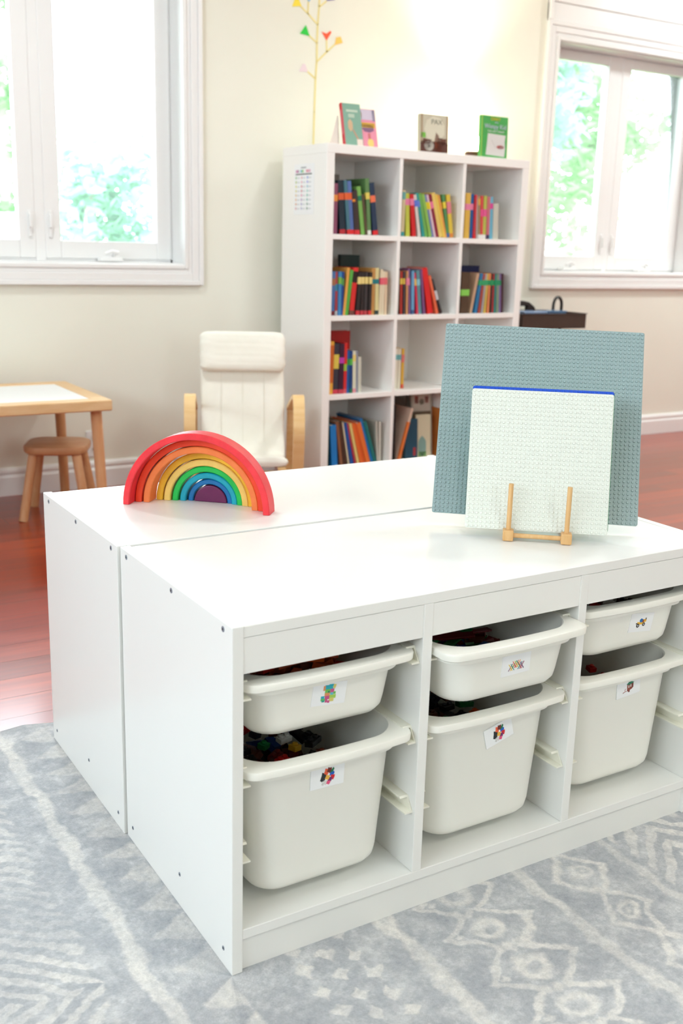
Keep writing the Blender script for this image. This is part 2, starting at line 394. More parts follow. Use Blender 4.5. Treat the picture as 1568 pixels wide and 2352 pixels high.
# ---------------------------------------------------------------- rug
def rug_mat():
    m = bpy.data.materials.new('rug_pattern'); m.use_nodes = True
    nt = m.node_tree; E.nt = nt; n = nt.nodes; l = nt.links; bs = n['Principled BSDF']
    tc = n.new('ShaderNodeTexCoord')
    def noise(scale, detail=4, rough=.6, vec=None):
        z = n.new('ShaderNodeTexNoise'); z.inputs['Scale'].default_value = scale; z.inputs['Detail'].default_value = detail; z.inputs['Roughness'].default_value = rough
        l.new(vec or tc.outputs['Object'], z.inputs['Vector']); return z
    dn = noise(22, 3); dsp = n.new('ShaderNodeSeparateColor'); l.new(dn.outputs['Color'], dsp.inputs[0])
    sp = n.new('ShaderNodeSeparateXYZ'); l.new(tc.outputs['Object'], sp.inputs[0])
    x0, y0 = E(sp.outputs[0]), E(sp.outputs[1])
    dn2 = noise(7, 2); dsp2 = n.new('ShaderNodeSeparateColor'); l.new(dn2.outputs['Color'], dsp2.inputs[0])
    x = x0 + (E(dsp.outputs[0]) - .5) * .034 + (E(dsp2.outputs[0]) - .5) * .05; y = y0 + (E(dsp.outputs[1]) - .5) * .034 + (E(dsp2.outputs[1]) - .5) * .05
    A = (x + .108).abs().lt(.0135)
    v = (y / .0868 + .893).fr()
    tri = (v - .5).abs().lte((x + .072) * 6.2, .05) * x.within(-.072, .0)
    xp = (x + .165).abs().pp(.15); fea = (((y - .085).abs() + xp * -.79 + 3.0) / .0355).fr()
    feather = (fea - .5).abs().lt(.24, .06) * x.lt(-.162) * xp.gt(.012)
    cx_ = (x - .082) / .0465; ci = cx_.fl(); fy = (y / .049 + ci * .5 + .45).fr()
    dots = ((cx_.fr() - .5).abs() + (fy - .5).abs()).lt(.33, .06) * x.within(.082, .222)
    st1 = (x - .278).abs().lt(.013)
    P = y.pp(.05) / .05
    zz = (x - (P * .067 + .338)).abs().lt(.0105).mx((x - (P * -.067 + .503)).abs().lt(.0105))
    r1 = E.op('SQRT', (x - .42) * (x - .42) + y.pp(.05) * y.pp(.05)); ring = (r1 - .021).abs().lt(.008)
    tick = ((y.pp(.05) - .05).abs() + (x - .42).abs()).lt(.011) .mx(((y.pp(.05)).abs() + (x - .365).abs()).lt(.010))
    st2 = (x - .560).abs().lt(.0125)
    y2 = y + .058; P2 = y2.pp(.0635) / .0635
    zz2 = (x - (P2 * .048 + .608)).abs().lt(.008).mx((x - (P2 * -.048 + .708)).abs().lt(.008))
    r2 = E.op('SQRT', (x - .657) * (x - .657) + y2.pp(.0635) * y2.pp(.0635)); ring2 = (r2 - .017).abs().lt(.006).mx(r2.lt(.006))
    st3 = (x - .765).abs().lt(.010)
    fe2 = ((y + (x - .88).abs() * 1.1 + 3.0) / .052).fr(); feather2 = (fe2 - .5).abs().lt(.25, .05) * x.within(.79, .97)
    zz3 = (x - (P * .05 + 1.02)).abs().lt(.009)
    fade = noise(4.5, 4, .65); fadef = E.op('MULTIPLY_ADD', E(fade.outputs['Fac']), 4.0, -1.55, clamp=True)
    feather = feather * (fadef * .8 + .2); tri = tri * (fadef * .4 + .6)
    pat = A
    for q in (tri, feather, dots, st1, zz, ring, tick, st2 * .85, zz2, ring2, st3 * .8, feather2, zz3): pat = pat.mx(q)
    wear = noise(38, 6, .7); wearf = E.op('MULTIPLY_ADD', E(wear.outputs['Fac']), 2.2, -.22, clamp=True)
    wear2 = noise(6, 3, .6); wear2f = E.op('MULTIPLY_ADD', E(wear2.outputs['Fac']), 2.0, -.25, clamp=True)
    blot = noise(70, 5, .75); blotf = E.op('MULTIPLY_ADD', E(blot.outputs['Fac']), 3.0, -.85, clamp=True)
    pat = (pat * wearf * (wear2f * .6 + .34) * (blotf * .45 + .55) + wear2f * blotf * .16).mn(1.0)
    cloud = noise(13, 8, .78); base = n.new('ShaderNodeValToRGB'); l.new(cloud.outputs['Fac'], base.inputs['Fac'])
    e = base.color_ramp.elements; e[0].position = .33; e[0].color = S(152, 157, 165, .9); e[1].position = .68; e[1].color = S(212, 213, 214, .9)
    k = base.color_ramp.elements.new(.5); k.color = S(174, 177, 182, .9)
    fine = noise(420, 2, .6); mott = noise(85, 6, .8)
    fz = E.op('MULTIPLY_ADD', E(fine.outputs['Fac']), .5, .74) * E.op('MULTIPLY_ADD', E(mott.outputs['Fac']), 1.5, .28)
    mix = n.new('ShaderNodeMix'); mix.data_type = 'RGBA'; l.new(pat.k, mix.inputs['Factor']); l.new(base.outputs['Color'], mix.inputs['A']); mix.inputs['B'].default_value = S(226, 223, 218, .9)
    mul = n.new('ShaderNodeMix'); mul.data_type = 'RGBA'; mul.blend_type = 'MULTIPLY'; mul.inputs['Factor'].default_value = .6
    cbn = n.new('ShaderNodeCombineColor')
    for i in range(3): l.new(fz.k, cbn.inputs[i])
    l.new(mix.outputs['Result'], mul.inputs['A']); l.new(cbn.outputs[0], mul.inputs['B'])
    l.new(mul.outputs['Result'], bs.inputs['Base Color'])
    bs.inputs['Roughness'].default_value = .95; bs.inputs['Specular IOR Level'].default_value = .1; bs.inputs['Sheen Weight'].default_value = .15
    bp = n.new('ShaderNodeBump'); bp.inputs['Strength'].default_value = .25; bp.inputs['Distance'].default_value = .0015
    l.new(fine.outputs['Fac'], bp.inputs['Height']); l.new(bp.outputs['Normal'], bs.inputs['Normal'])
    return m
def rug():
    b = MB(); xs = [-1.5 + i * .05 for i in range(69)]; top = []; bot = []
    ys = [-2.4 + j * .2 for j in range(17)]
    ys = [q for q in ys if q < .9] + [.90, .94, .965, .985]
    vs = []
    for j, y in enumerate(ys):
        for x in xs:
            e = 1.0 if j == len(ys) - 1 else 0.0
            near = max(0, (y - .90) / .085)
            lift = .009 * near * max(0, 1 - abs(x + .02) / .09) ** 1.5 + .004 * near * max(0, 1 - abs(x + .35) / .15)
            yy = y + e * (.008 - .030 * min(1, max(0, (x + .035) / .05)) + .004 * math.sin(x * 23))
            vs.append((x, yy, lift))
    nx = len(xs); fs = []
    for j in range(len(ys) - 1):
        for i in range(nx - 1):
            a = j * nx + i; fs.append((a, a + 1, a + nx + 1, a + nx))
    b.add(vs, fs)
    o = b.build('rug', rug_mat(), smooth=True, fix=False)
    md = o.modifiers.new('thick', 'SOLIDIFY'); md.thickness = .0055; md.offset = -1
    tag(o, 'pale grey and blue woven rug with white tribal stripes and diamonds under the cabinets', 'rug')
rug()

# ================================================================ TOY STORAGE CABINETS
T = .018; CW, CD, CH = 1.005, .45, .56
COLS = [T + i * (.311 + T) for i in range(3)]        # left inner edge of each column
def bolt_mb(x, y, z, r=.0044):
    q = MB(); q.cyl((x + .002, y, z), (x - .0008, y, z), r, seg=14, m=STEEL); q.cyl((x, y, z), (x - .0012, y, z), r * .42, seg=6, m=DARKHOLE)
    return q
def cabinet(name, y0, dx, label, flip):
    root = empty(name, (dx, y0, 0), 0, label, 'cabinet')
    fy = (lambda y: CD - y) if flip else (lambda y: y)     # the back cabinet faces the far wall
    def bx(b, x0, x1, ya, yb, z0, z1): a, c = sorted((fy(ya), fy(yb))); return b.box(x0, x1, a, c, z0, z1)
    for x in (0, CW - T): MB().box(x, x + T, 0, CD, 0, CH).build('side_panel', WHITE, root, bevel=.0012)
    MB().box(T, CW - T, .001, CD - .006, CH - T, CH - .0006).build('top_board', WHITE, root, bevel=.0012)
    for c in COLS[1:]: bx(MB(), c - T, c, .001, CD - .012, .073, CH - T).build('divider', WHITE, root, bevel=.001)
    for c in COLS: bx(MB(), c, c + .311, .002, .016, .487, CH - T - .0006).build('front_rail', WHITE, root, bevel=.0008)
    bx(MB(), T, CW - T, .001, CD - .012, .056, .073).build('bottom_board', WHITE, root, bevel=.0012)
    bx(MB(), T, CW - T, .008, .024, .0, .056).build('plinth', WHITE, root)
    bx(MB(), T, CW - T, CD - .012, CD - .006, .056, CH - T).build('back_panel', WHITE, root)  # added panel, closes the open back so the columns stay dark
    for y in ((.03, .22, .42) if not flip else (.03, .23, .41)):
        bolt_mb(0, y, CH - .011).build('bolt', None, root)
    for y, z in ((.03, .03), (.2, .06), (.42, .03)): bolt_mb(0, y, z, .0036).build('bolt', None, root)
    # plastic runners: C-shaped strips on both walls of every column
    prof = [(0, -.0035), (.0155, -.0035), (.0155, -.001), (.003, 0), (.003, .0185), (.0165, .0185), (.0165, .0215), (0, .0215)]
    for c in COLS:
        for zb in (.446, .3085, .1845):
            for side in (0, 1):
                b = MB(); n = len(prof); f = []; k = []
                for px, pz in prof:
                    xx = c + px if side == 0 else c + .311 - px
                    sl = .007 + max(0, pz) * .75
                    f.append((xx, fy(sl), zb + pz)); k.append((xx, fy(.40), zb + pz))
                b.add(f + k, [tuple(range(n)), tuple(range(2 * n - 1, n - 1, -1))] + [(i, (i + 1) % n, (i + 1) % n + n, i + n) for i in range(n)])
                b.build('runner', RUNNER, root)
    return root
cabinet('toy_storage_cabinet', 0, 0, 'white low toy cabinet in front, its three open columns filled with bins', False)
cabinet('toy_storage_cabinet', CD + .005, -.0046, 'white low toy cabinet behind, standing against the one with bins, under the rainbow', True)

# ---------------------------------------------------------------- bins
def bin_mesh(H, wb, yb, name):
    """origin: middle of the rim front, on the rim top; y runs backwards"""
    D = .405; cy = D / 2
    R = []
    def rr(w, y0, y1, r, z, bow=0.0): R.append(rrect(w, y1 - y0, r, 8, 0, (y0 + y1) / 2, z, bow))
    rr(wb - .05, yb + .025, D - yb - .025, .03, -H)
    rr(wb - .020, yb + .010, D - yb - .010, .040, -H + .004)
    rr(wb - .006, yb + .003, D - yb - .003, .045, -H + .013)
    rr(wb, yb, D - yb, .048, -H + .026)
    rr(.264, .019, D - .019, .050, -.030)
    rr(.265, .018, D - .018, .050, -.0285)
    rr(.274, .012, D - .012, .042, -.026, .003)
    rr(.275, .0115, D - .0115, .042, -.0155, .003)
    rr(.292, .005, D - .005, .018, -.0152, .009)
    rr(.299, .001, D - .001, .021, -.0125, .009)
    rr(.300, .000, D, .022, -.004, .009)
    rr(.298, .0015, D - .0015, .021, -.001, .009)
    rr(.294, .004, D - .004, .019, 0, .009)
    rr(.272, .023, D - .023, .052, -.0005, .006)
    rr(.2685, .025, D - .025, .052, -.003, .006)
    rr(.266, .0255, D - .0255, .052, -.018, .004)
    rr(.258, .024, D - .024, .048, -.023)
    rr(wb - .006, yb + .003, D - yb - .003, .05, -H + .03)
    rr(wb - .03, yb + .014, D - yb - .014, .045, -H + .006)
    rr(wb - .06, yb + .03, D - yb - .03, .035, -H + .0035)
    b = MB(); b.rings(R)
    o = b.build(name, BIN, None, smooth=True)
    return o
def flat(b, poly, m, d0, d1): b.prism(poly, d0, d1, m)
def blob(cx, cz, rx, rz, n=9, jag=.18, rot=0):
    out = []
    for i in range(n):
        a = 2 * PI * i / n; k = 1 + (jag if i % 2 else -jag)
        x, z = rx * k * math.cos(a), rz * k * math.sin(a)
        out.append((cx + x * math.cos(rot) - z * math.sin(rot), cz + x * math.sin(rot) + z * math.cos(rot)))
    return out
def rc(x0, x1, z0, z1): return [(x0, z0), (x1, z0), (x1, z1), (x0, z1)]
def card(parent, cx, cz, yf, roll, w, h, pic, tilt):
    M = Matrix.Translation((cx, yf, cz)) @ Matrix.Rotation(tilt, 4, 'X') @ Matrix.Rotation(-roll, 4, 'Y')
    b = MB(); b.box(-w / 2, w / 2, -.0008, .0004, -h / 2, h / 2)
    o = b.build('picture_label', PAPER, parent); o.matrix_local = M
    q = MB()
    for i, (poly, c) in enumerate(pic): q.prism([(x / 1000, z / 1000) for x, z in poly], -.0010 - i * .00002, -.0006, cmat(*c, .5, .9))
    p = q.build('picture', None, o)
    return o
tealc, pinkc, yelc, grnc, orgc = (30, 178, 196), (206, 84, 140), (224, 212, 120), (112, 196, 90), (226, 150, 96)
PIC_LETTERS = [(rc(-9, -1, 8, 15), tealc), (rc(-2, 6, 8, 16), tealc), (rc(-11.5, -8, 6, 14), orgc), (blob(8, 12, 3, 4), yelc), (rc(-8, 2, 0, 8), grnc), (rc(1, 8, 2, 8), pinkc), (rc(-8, 1, -4, 2), orgc),
    (rc(2, 7, -3, 2), (90, 190, 210)), (rc(-14, -8, -7, -3), tealc), (rc(-14, -5, -11, -7), (100, 200, 110)), (rc(-7, 1, -9, -3), pinkc), (rc(-6, -2, -14, -9), pinkc), (rc(1, 12, -8, -2), (170, 215, 90)), (rc(1, 9, -13, -7), yelc), (rc(-12, -7, -13, -10), (30, 160, 150)), (rc(-1.5, 2, -15, -11), pinkc), (rc(7, 11, -1, 3), grnc), (rc(-3, 0, 2, 5), (40, 120, 90))]
PIC_BEARS = [(blob(-7, 0, 5, 8), (34, 38, 44)), (blob(-10, -4, 3, 4), (26, 28, 34)), (blob(-2, 8, 4.5, 6), (238, 92, 52)), (blob(3, 10, 4.5, 5, 9, .2), (110, 36, 24)), (blob(8, 8, 2.2, 6, 9, .1, -.5), (10, 122, 78)), (blob(8, 3, 5, 3.2, 9, .12, .4), (20, 96, 196)),
    (blob(9, -3, 4.5, 4.5), (222, 22, 30)), (blob(5, -6, 4, 4), (112, 40, 110)), (blob(0, -2, 4.5, 4.2), (240, 186, 70)), (blob(-4, -10, 4, 4, 9, .25), (224, 220, 218)), (blob(2, -11, 4, 3.4), (234, 84, 130)), (blob(-8, -12, 2.2, 2.6), (212, 212, 210))]
def stick(x, z, L, a, w=1.3):
    c, s = math.cos(a), math.sin(a); dx, dz = c * L / 2, s * L / 2; nx, nz = -s * w / 2, c * w / 2
    return [(x - dx - nx, z - dz - nz), (x + dx - nx, z + dz - nz), (x + dx + nx, z + dz + nz), (x - dx + nx, z - dz + nz)]
PIC_STICKS = []
for i, c in enumerate([(130, 50, 110), (236, 196, 60), (30, 150, 140), (220, 60, 50), (240, 170, 60), (30, 140, 150), (150, 60, 100)]):
    PIC_STICKS += [(stick(-12 + i * 4, -4 + (4 if 1 < i < 5 else 0), 15, 1.0), c), (stick(-12 + i * 4, -4 + (4 if 1 < i < 5 else 0), 15, PI - 1.0), [(236, 200, 60), (40, 160, 140), (226, 90, 50), (220, 210, 70), (60, 180, 120), (226, 60, 60), (120, 50, 110)][i])]
PIC_BUGGY = [(rc(-11, 9, -4, 1), (238, 186, 60)), (rc(2, 12, 1, 6), (232, 176, 56)), (blob(-1, 4, 4.5, 4, 10, .05), (24, 110, 180)), (rc(2, 6, 0, 5), (150, 60, 50)), (rc(9.5, 11.5, 5, 9), (60, 50, 40)), (blob(-8, -6, 4, 4, 14, .02), (40, 40, 44)), (blob(7, -4, 3.6, 3.6, 14, .02), (40, 40, 44)), (blob(-8, -6, 1.8, 1.8, 12, .02), (200, 200, 205)), (blob(7, -4, 1.6, 1.6, 12, .02), (200, 200, 205)), (rc(-14, -10, -3, -1), (70, 60, 60))]
PIC_HOUSE = [([(-4, -9), (8, -6), (8, 7), (-4, 6)], (142, 66, 52)), ([(8, -6), (12, -3), (12, 6), (8, 7)], (120, 50, 42)), ([(-6, 6), (3, 12), (14, 7), (2, 4)], (40, 130, 100)), (rc(-1, 1.5, -2, 3), (232, 230, 224)), (rc(4, 6.5, -1, 4), (232, 230, 224)), (stick(-9, -8, 7, .2, 1), (150, 60, 56)), (stick(-9, -4, 5, 1.1, .9), (150, 60, 56)), (stick(-13, -9, 4, .3, 1), (150, 70, 60)), (rc(-1, 3, -11, -7), (130, 60, 50))]

# (column, rim top z, rim front y, deep?, card centre x, z, roll deg, picture, label)
BINS = [
 (0, .4655, .003, 0, .1859, .4055, -5, PIC_LETTERS, 'shallow white bin with letter block picture card, upper one in the left column'),
 (0, .3285, .000, 1, .1841, .2700, -1, PIC_BEARS, 'deep white bin with straight card of coloured bears, lower one in the left column'),
 (1, .4655, -.038, 0, .5200, .4049, 2, PIC_STICKS, 'shallow white bin pulled out, crossed sticks on its card, top of middle column'),
 (1, .3285, .000, 1, .5246, .2640, 16, PIC_BEARS, 'deep white bin with crooked card of coloured bears, lower one in the middle column'),
 (2, .4655, .014, 0, .8658, .4020, -6, PIC_BUGGY, 'shallow white bin with yellow buggy card, upper one in the right column'),
 (2, .3285, .018, 1, .8519, .2750, 5, PIC_HOUSE, 'deep white bin with brick house card, lower one in the right column'),
]
shallow = bin_mesh(.106, .246, .023, 'storage_bin'); deep = bin_mesh(.235, .236, .026, 'storage_bin')
used = set(); BINPOS = []
for (c, z, y, dp, lx, lz, roll, pic, lab) in BINS:
    src = deep if dp else shallow
    if dp in used: o = src.copy(); COL.objects.link(o)
    else: o = src; used.add(dp)
    cx = COLS[c] + .1555
    o.location = (cx, y, z)
    tag(o, lab, 'bin', 'storage bins in the front cabinet')
    H, y1 = (.235, .025) if dp else (.106, .023)
    zr = lz - z; f = (-.03 - zr) / (H - .056); yf = .019 + (y1 - .019) * f
    card(o, lx - cx - .013, zr + .012, yf - .0012, math.radians(roll), .060, .037, pic, math.atan((y1 - .019) / (H - .056)))
    BINPOS.append((cx, y, z, dp))

# ---------------------------------------------------------------- toys in the bins
def brick_mesh(L, W_, Hh, studs, m):
    b = MB(); b.box(-L / 2, L / 2, -W_ / 2, W_ / 2, 0, Hh)
    if studs:
        nx = max(1, int(round(L / .016))); ny = max(1, int(round(W_ / .016)))
        for i in range(nx):
            for j in range(ny):
                x = (i + .5) / nx * L - L / 2; y = (j + .5) / ny * W_ - W_ / 2
                b.cyl((x, y, Hh), (x, y, Hh + .004), .0048, seg=8)
    return b
def heap(cx, y, z, dp, level, seed, cols, name, label):
    """the mass of toys that fills a bin below its top layer"""
    rnd = random.Random(seed); b = MB(); ms = [cmat(*c, .35) for c in cols]
    zb = z - (.227 if dp else .097); hw, ya, yb = (.09, .065, .34) if dp else (.094, .062, .343)
    for i in range(220):
        t = rnd.random(); zz = zb + .012 + (level - zb - .034) * t
        k = .85 + .15 * t
        M = Matrix.Translation((cx + rnd.uniform(-hw, hw) * k * .86, y + rnd.uniform(ya + .022, yb - .022), zz)) @ Euler((rnd.uniform(-.5, .5), rnd.uniform(-.5, .5), rnd.uniform(0, 6.28))).to_matrix().to_4x4()
        L, w, h = rnd.choice(((.032, .016, .011), (.032, .016, .0095), (.016, .016, .011), (.026, .018, .014)))
        b.box(-L / 2, L / 2, -w / 2, w / 2, -h / 2, h / 2, rnd.choice(ms), M)
    tag(b.build(name, None), label, 'toys', None, 'stuff')
PAL = dict(red=(196, 24, 22), orange=(232, 96, 32), yellow=(236, 186, 40), green=(20, 120, 60), blue=(24, 70, 160), black=(30, 30, 34), white=(232, 232, 228), brown=(110, 50, 30), terracotta=(206, 92, 56), tan=(206, 170, 120), maroon=(110, 20, 24))
NAMES = {0: 'upper left bin', 1: 'lower left bin', 2: 'upper middle bin', 3: 'lower middle bin', 4: 'upper right bin', 5: 'lower right bin'}
def top_toys(bi, kind, level, items, heapcols):
    """items: (colour, dx, dy, rz, size, studs)"""
    cx, y, z, dp = BINPOS[bi]
    heap(cx, y, z, dp, level, 100 + bi, heapcols, 'toy_heap', 'mixed toys filling the %s below its top layer' % NAMES[bi])
    cnt = {}
    for it in items: cnt[it[0]] = cnt.get(it[0], 0) + 1
    for k, (c, dx, dy, rz, sz, st) in enumerate(items):
        o = brick_mesh(*sz, st, None).build(kind, cmat(*PAL[c], .3), bevel=.0008)
        o.location = (cx + dx, y + dy, level - .012 + (k % 3) * .002); o.rotation_euler = (random.uniform(-.16, .16), random.uniform(-.16, .16), rz)
        lab = '%s %s lying on top of the toys in the %s' % (c, kind.replace('_', ' '), NAMES[bi])
        tag(o, lab, 'toy', ('%s %ss in the %s' % (c, kind.replace('_', ' '), NAMES[bi])) if cnt[c] > 1 else None)
def grid_items(seed, cols, n, hw, ya, yb, sizes, st):
    rnd = random.Random(seed); out = []; nx = 4; ny = (n + nx - 1) // nx
    for i in range(n):
        gx = (i % nx + .5) / nx * 2 - 1; gy = (i // nx + .5) / ny
        out.append((cols[i % len(cols)], gx * hw + rnd.uniform(-.006, .006), ya + gy * (yb - ya) + rnd.uniform(-.006, .006), rnd.uniform(-.6, .6), rnd.choice(sizes), st))
    return out
B1 = ((.032, .016, .0096), (.024, .016, .0096), (.016, .016, .0096)); B2 = ((.048, .04, .008), (.04, .034, .008)); B3 = ((.11, .018, .004), (.09, .018, .004))
top_toys(0, 'letter_block', .446, grid_items(1, ['red', 'terracotta', 'orange', 'terracotta', 'green', 'orange', 'red', 'terracotta'], 16, .072, .09, .30, B2, False), [PAL['red'], PAL['orange'], PAL['terracotta'], PAL['brown']])
top_toys(1, 'toy_brick', .262, grid_items(2, ['maroon', 'black', 'brown', 'black', 'black', 'red', 'black', 'brown', 'black', 'maroon', 'yellow', 'black', 'black', 'green', 'white', 'black'], 28, .082, .075, .325, B1, True), [PAL['black'], PAL['maroon'], PAL['brown'], PAL['black'], PAL['blue']])  # in the deep bins, toy colours darkened to stand in for inner shade
top_toys(2, 'linking_stick', .412, grid_items(3, ['green', 'maroon', 'blue', 'red', 'green', 'maroon'], 12, .06, .09, .30, B3, False), [PAL['green'], PAL['maroon'], PAL['blue'], PAL['brown']])
top_toys(3, 'toy_brick', .258, grid_items(4, ['black', 'orange', 'black', 'brown', 'black', 'green'], 24, .08, .075, .325, B1, True), [PAL['black'], PAL['black'], PAL['brown']])
top_toys(4, 'toy_brick', .428, grid_items(5, ['maroon', 'red', 'white', 'black', 'tan', 'red'], 20, .08, .08, .315, B1, True), [PAL['maroon'], PAL['red'], PAL['black']])
top_toys(5, 'toy_brick', .258, grid_items(6, ['maroon', 'black', 'brown', 'red'], 24, .08, .075, .325, B1, True), [PAL['maroon'], PAL['black'], PAL['brown']])

# ---------------------------------------------------------------- rainbow
def arc_mb(R, r, dep, n=40):
    b = MB(); bv = .0018; rings = []
    for i in range(n + 1):
        a = PI - PI * i / n; c, s = math.cos(a), math.sin(a)
        ring = []
        for rad, y in ((r, bv), (r + bv, 0), (R - bv, 0), (R, bv), (R, dep - bv), (R - bv, dep), (r + bv, dep), (r, dep - bv)):
            ring.append((rad * c, y, rad * s))
        rings.append(ring)
    return b.rings(rings)
u0, yaw = None, math.radians(-43.0)
U = Vector((math.cos(yaw), math.sin(yaw), 0)); N = Vector((-math.sin(yaw), math.cos(yaw), 0))
ARCS = [('crimson red', (232, 52, 62), -.2713, .6148, .1531, .0135), ('red orange', (240, 66, 34), -.2730, .643, .1368, .0135), ('orange', (246, 128, 66), -.2715, .645, .1215, .0135), ('golden yellow', (238, 182, 44), -.2705, .673, .1055, .0135),
        ('pale yellow', (236, 198, 104), -.2690, .673, .0905, .0135), ('green', (26, 186, 76), -.2675, .678, .0755, .012), ('turquoise', (10, 158, 184), -.2655, .680, .0615, .012), ('blue', (10, 108, 172), -.2640, .686, .0475, .011), ('plum purple', (100, 20, 76), -.2625, .684, .0347, 0)]
def toy_wood(nm, c):
    return mat('stained_' + nm, S(*c, .8), .42, .4, grain=((30, 30, 30), S(*[min(255, int(v * 1.07 + 6)) for v in c], .8), .06))
ORD = ['outermost', 'second', 'third', 'fourth', 'fifth', 'sixth', 'seventh', 'eighth', 'innermost']
for i, (nm, c, uu, nn, R, th) in enumerate(ARCS):
    if th: b = arc_mb(R, R - th, .040)
    else:
        b = MB(); pts = [(R * math.cos(PI * k / 32), R * math.sin(PI * k / 32)) for k in range(33)]
        b.prism(pts, 0, .040)
    o = b.build('rainbow_arch' if th else 'rainbow_half_disc', toy_wood(nm.replace(' ', '_'), c), smooth=bool(th), bevel=0 if th else .002)
    p = U * uu + N * nn; o.location = (p.x, p.y, CH); o.rotation_euler = (0, 0, yaw)
    lab = '%s wooden arch, %s piece of the stacking rainbow on the white cabinet' % (nm, ORD[i]) if th else 'solid plum purple half disc at the heart of the wooden stacking rainbow'
    tag(o, lab, 'toy', 'stacking rainbow pieces')

# ---------------------------------------------------------------- building plates on their wooden stand
TH = math.radians(-40.0)
SU = Vector((math.cos(TH), math.sin(TH), 0)); SN = Vector((-math.sin(TH), math.cos(TH), 0))
SO = Vector((.680, .143, CH))
stand = empty('plate_stand', SO, TH, 'small light wooden stand with upright pegs holding the building plates', 'stand')
for sx in (-.0525, .0525):
    b = MB(); b.box(sx - .0098, sx + .0098, 0, .021, 0, .0205).box(sx - .007, sx + .007, .0205, .196, .0, .0165)
    b.box(sx - .0098, sx + .0098, .196, .214, 0, .0205)
    b.build('rail', BAMBOO, stand, bevel=.0025)
    for t in (.0105, .088, .166):
        MB().cyl((sx, t, .014), (sx, t, .106), .0045, seg=14).build('peg', BAMBOO, stand, smooth=True)
for t in (.0105, .205):
    MB().cyl((-.045, t, .0095), (.045, t, .0095), .0045, seg=12).build('cross_bar', BAMBOO, stand, smooth=True)
def plate(name, S_, n, col, loc, yaw_, tilt, roll, label, r=.004):
    """studded square plate; local x across, z up, studs towards -y; origin at bottom middle"""
    b = MB(); h = S_; seg = 10
    ring = [(x, z) for x, z, _ in rrect(S_, S_, r, 4)]
    b.prism([(x, z + h / 2) for x, z in ring], 0, .0022)
    pitch = S_ / n; rad = pitch * .31; sh = pitch * .225
    for i in range(n):
        for j in range(n):
            x = (i + .5) * pitch - S_ / 2; z = (j + .5) * pitch
            k = len(b.v)
            for yy, rr in ((.0003, rad), (-sh * .8, rad), (-sh, rad * .84)):
                for q in range(seg):
                    a = 2 * PI * q / seg; b.v.append(Vector((x + rr * math.cos(a), yy, z + rr * math.sin(a))))
            for w in range(2):
                for q in range(seg):
                    a0 = k + w * seg + q; a1 = k + w * seg + (q + 1) % seg; b.f.append((a0, a1, a1 + seg, a0 + seg)); b.mi.append(0)
            b.f.append(tuple(k + 2 * seg + q for q in range(seg))); b.mi.append(0)
    o = b.build(name, cmat(*col, .28, .85), None)
    o.matrix_world = Matrix.Translation(loc) @ Matrix.Rotation(yaw_, 4, 'Z') @ Matrix.Rotation(-tilt, 4, 'X') @ Matrix.Rotation(roll, 4, 'Y')
    return tag(o, label, 'building plate', 'studded building plates')
SC = 1.013
def at_stand(t, z, du=0): p = SO + SN * t + SU * du; return Vector((p.x, p.y, z))
GP = (.742, .2245, .5795); WP = (.6918, .1614, .5768)
plate('building_plate', .384 * SC, 48, (158, 180, 182), GP, -.6693, .4558, .0143, 'large light grey studded square plate leaning at the back of the stand')
plate('building_plate', .256 * SC, 32, (236, 240, 232), WP, -.6433, .2879, .0074, 'smaller white studded square plate at the front of the stand')
nW = Vector((-math.sin(-.6433), math.cos(-.6433), 0)); nrm = nW * math.cos(.2879) - Vector((0, 0, 1)) * math.sin(.2879)
uW = Vector((math.cos(-.6433), math.sin(-.6433), 0)); vW = nW * math.sin(.2879) + Vector((0, 0, 1)) * math.cos(.2879)
q = Vector(WP) + nrm * .0058 + uW * .001 + vW * .006
plate('building_plate', .256 * SC, 32, (0, 84, 214), q, -.6433, .2879, .0074, 'blue studded square plate whose top edge shows just above the white one')
q = Vector(WP) + nrm * .0116 + uW * .0026 + vW * .0055
plate('building_plate', .256 * SC, 32, (20, 160, 80), q, -.6433, .2879, .0074, 'green studded square plate almost hidden behind the blue one, only a corner showing')

# ================================================================ BOOKCASE
KO = Vector((1.776, 2.799, ZF)); KY = .0387; KW, KD, KH = 1.158, .371, 1.4936 - ZF
kc = empty('bookcase', KO, KY, 'tall white open bookcase of square cubbies filled with books, against the wall', 'bookcase')
KX = [(.04, .387), (.404, .751), (.768, 1.118)]; KZ = [1.122, .772, .42, .068]
zz = lambda z: z - ZF
MB().box(0, KW, 0, KD, zz(1.455), KH).build('top_board', WHITE_SHELF, kc, bevel=.0015)
MB().box(.002, KW - .002, .001, KD, .034, zz(.068)).build('bottom_board', WHITE_SHELF, kc, bevel=.0015)
MB().box(.03, KW - .03, .02, KD - .02, 0, .034).build('plinth', WHITE_SHELF, kc)
for x0, x1 in ((0.0005, .04), (1.118, KW - .0005)): MB().box(x0, x1, .0005, KD, zz(.068), zz(1.455)).build('side_panel', WHITE_SHELF, kc, bevel=.0015)
for x0, x1 in ((.387, .404), (.751, .768)): MB().box(x0, x1, .002, KD - .004, zz(.068), zz(1.455)).build('divider', WHITE_SHELF, kc, bevel=.001)
for z in KZ[:3]:
    for x0, x1 in KX: MB().box(x0, x1, .002, KD - .004, zz(z - .022), zz(z)).build('shelf', WHITE_SHELF, kc, bevel=.001)
MB().box(.04, 1.118, KD - .004, KD, zz(.068), zz(1.455)).build('back_panel', WHITE_SHELF, kc)
def kloc(a, b, z):      # bookcase coordinates -> world
    c, s = math.cos(KY), math.sin(KY)
    return Vector((KO.x + a * c - b * s, KO.y + a * s + b * c, z))

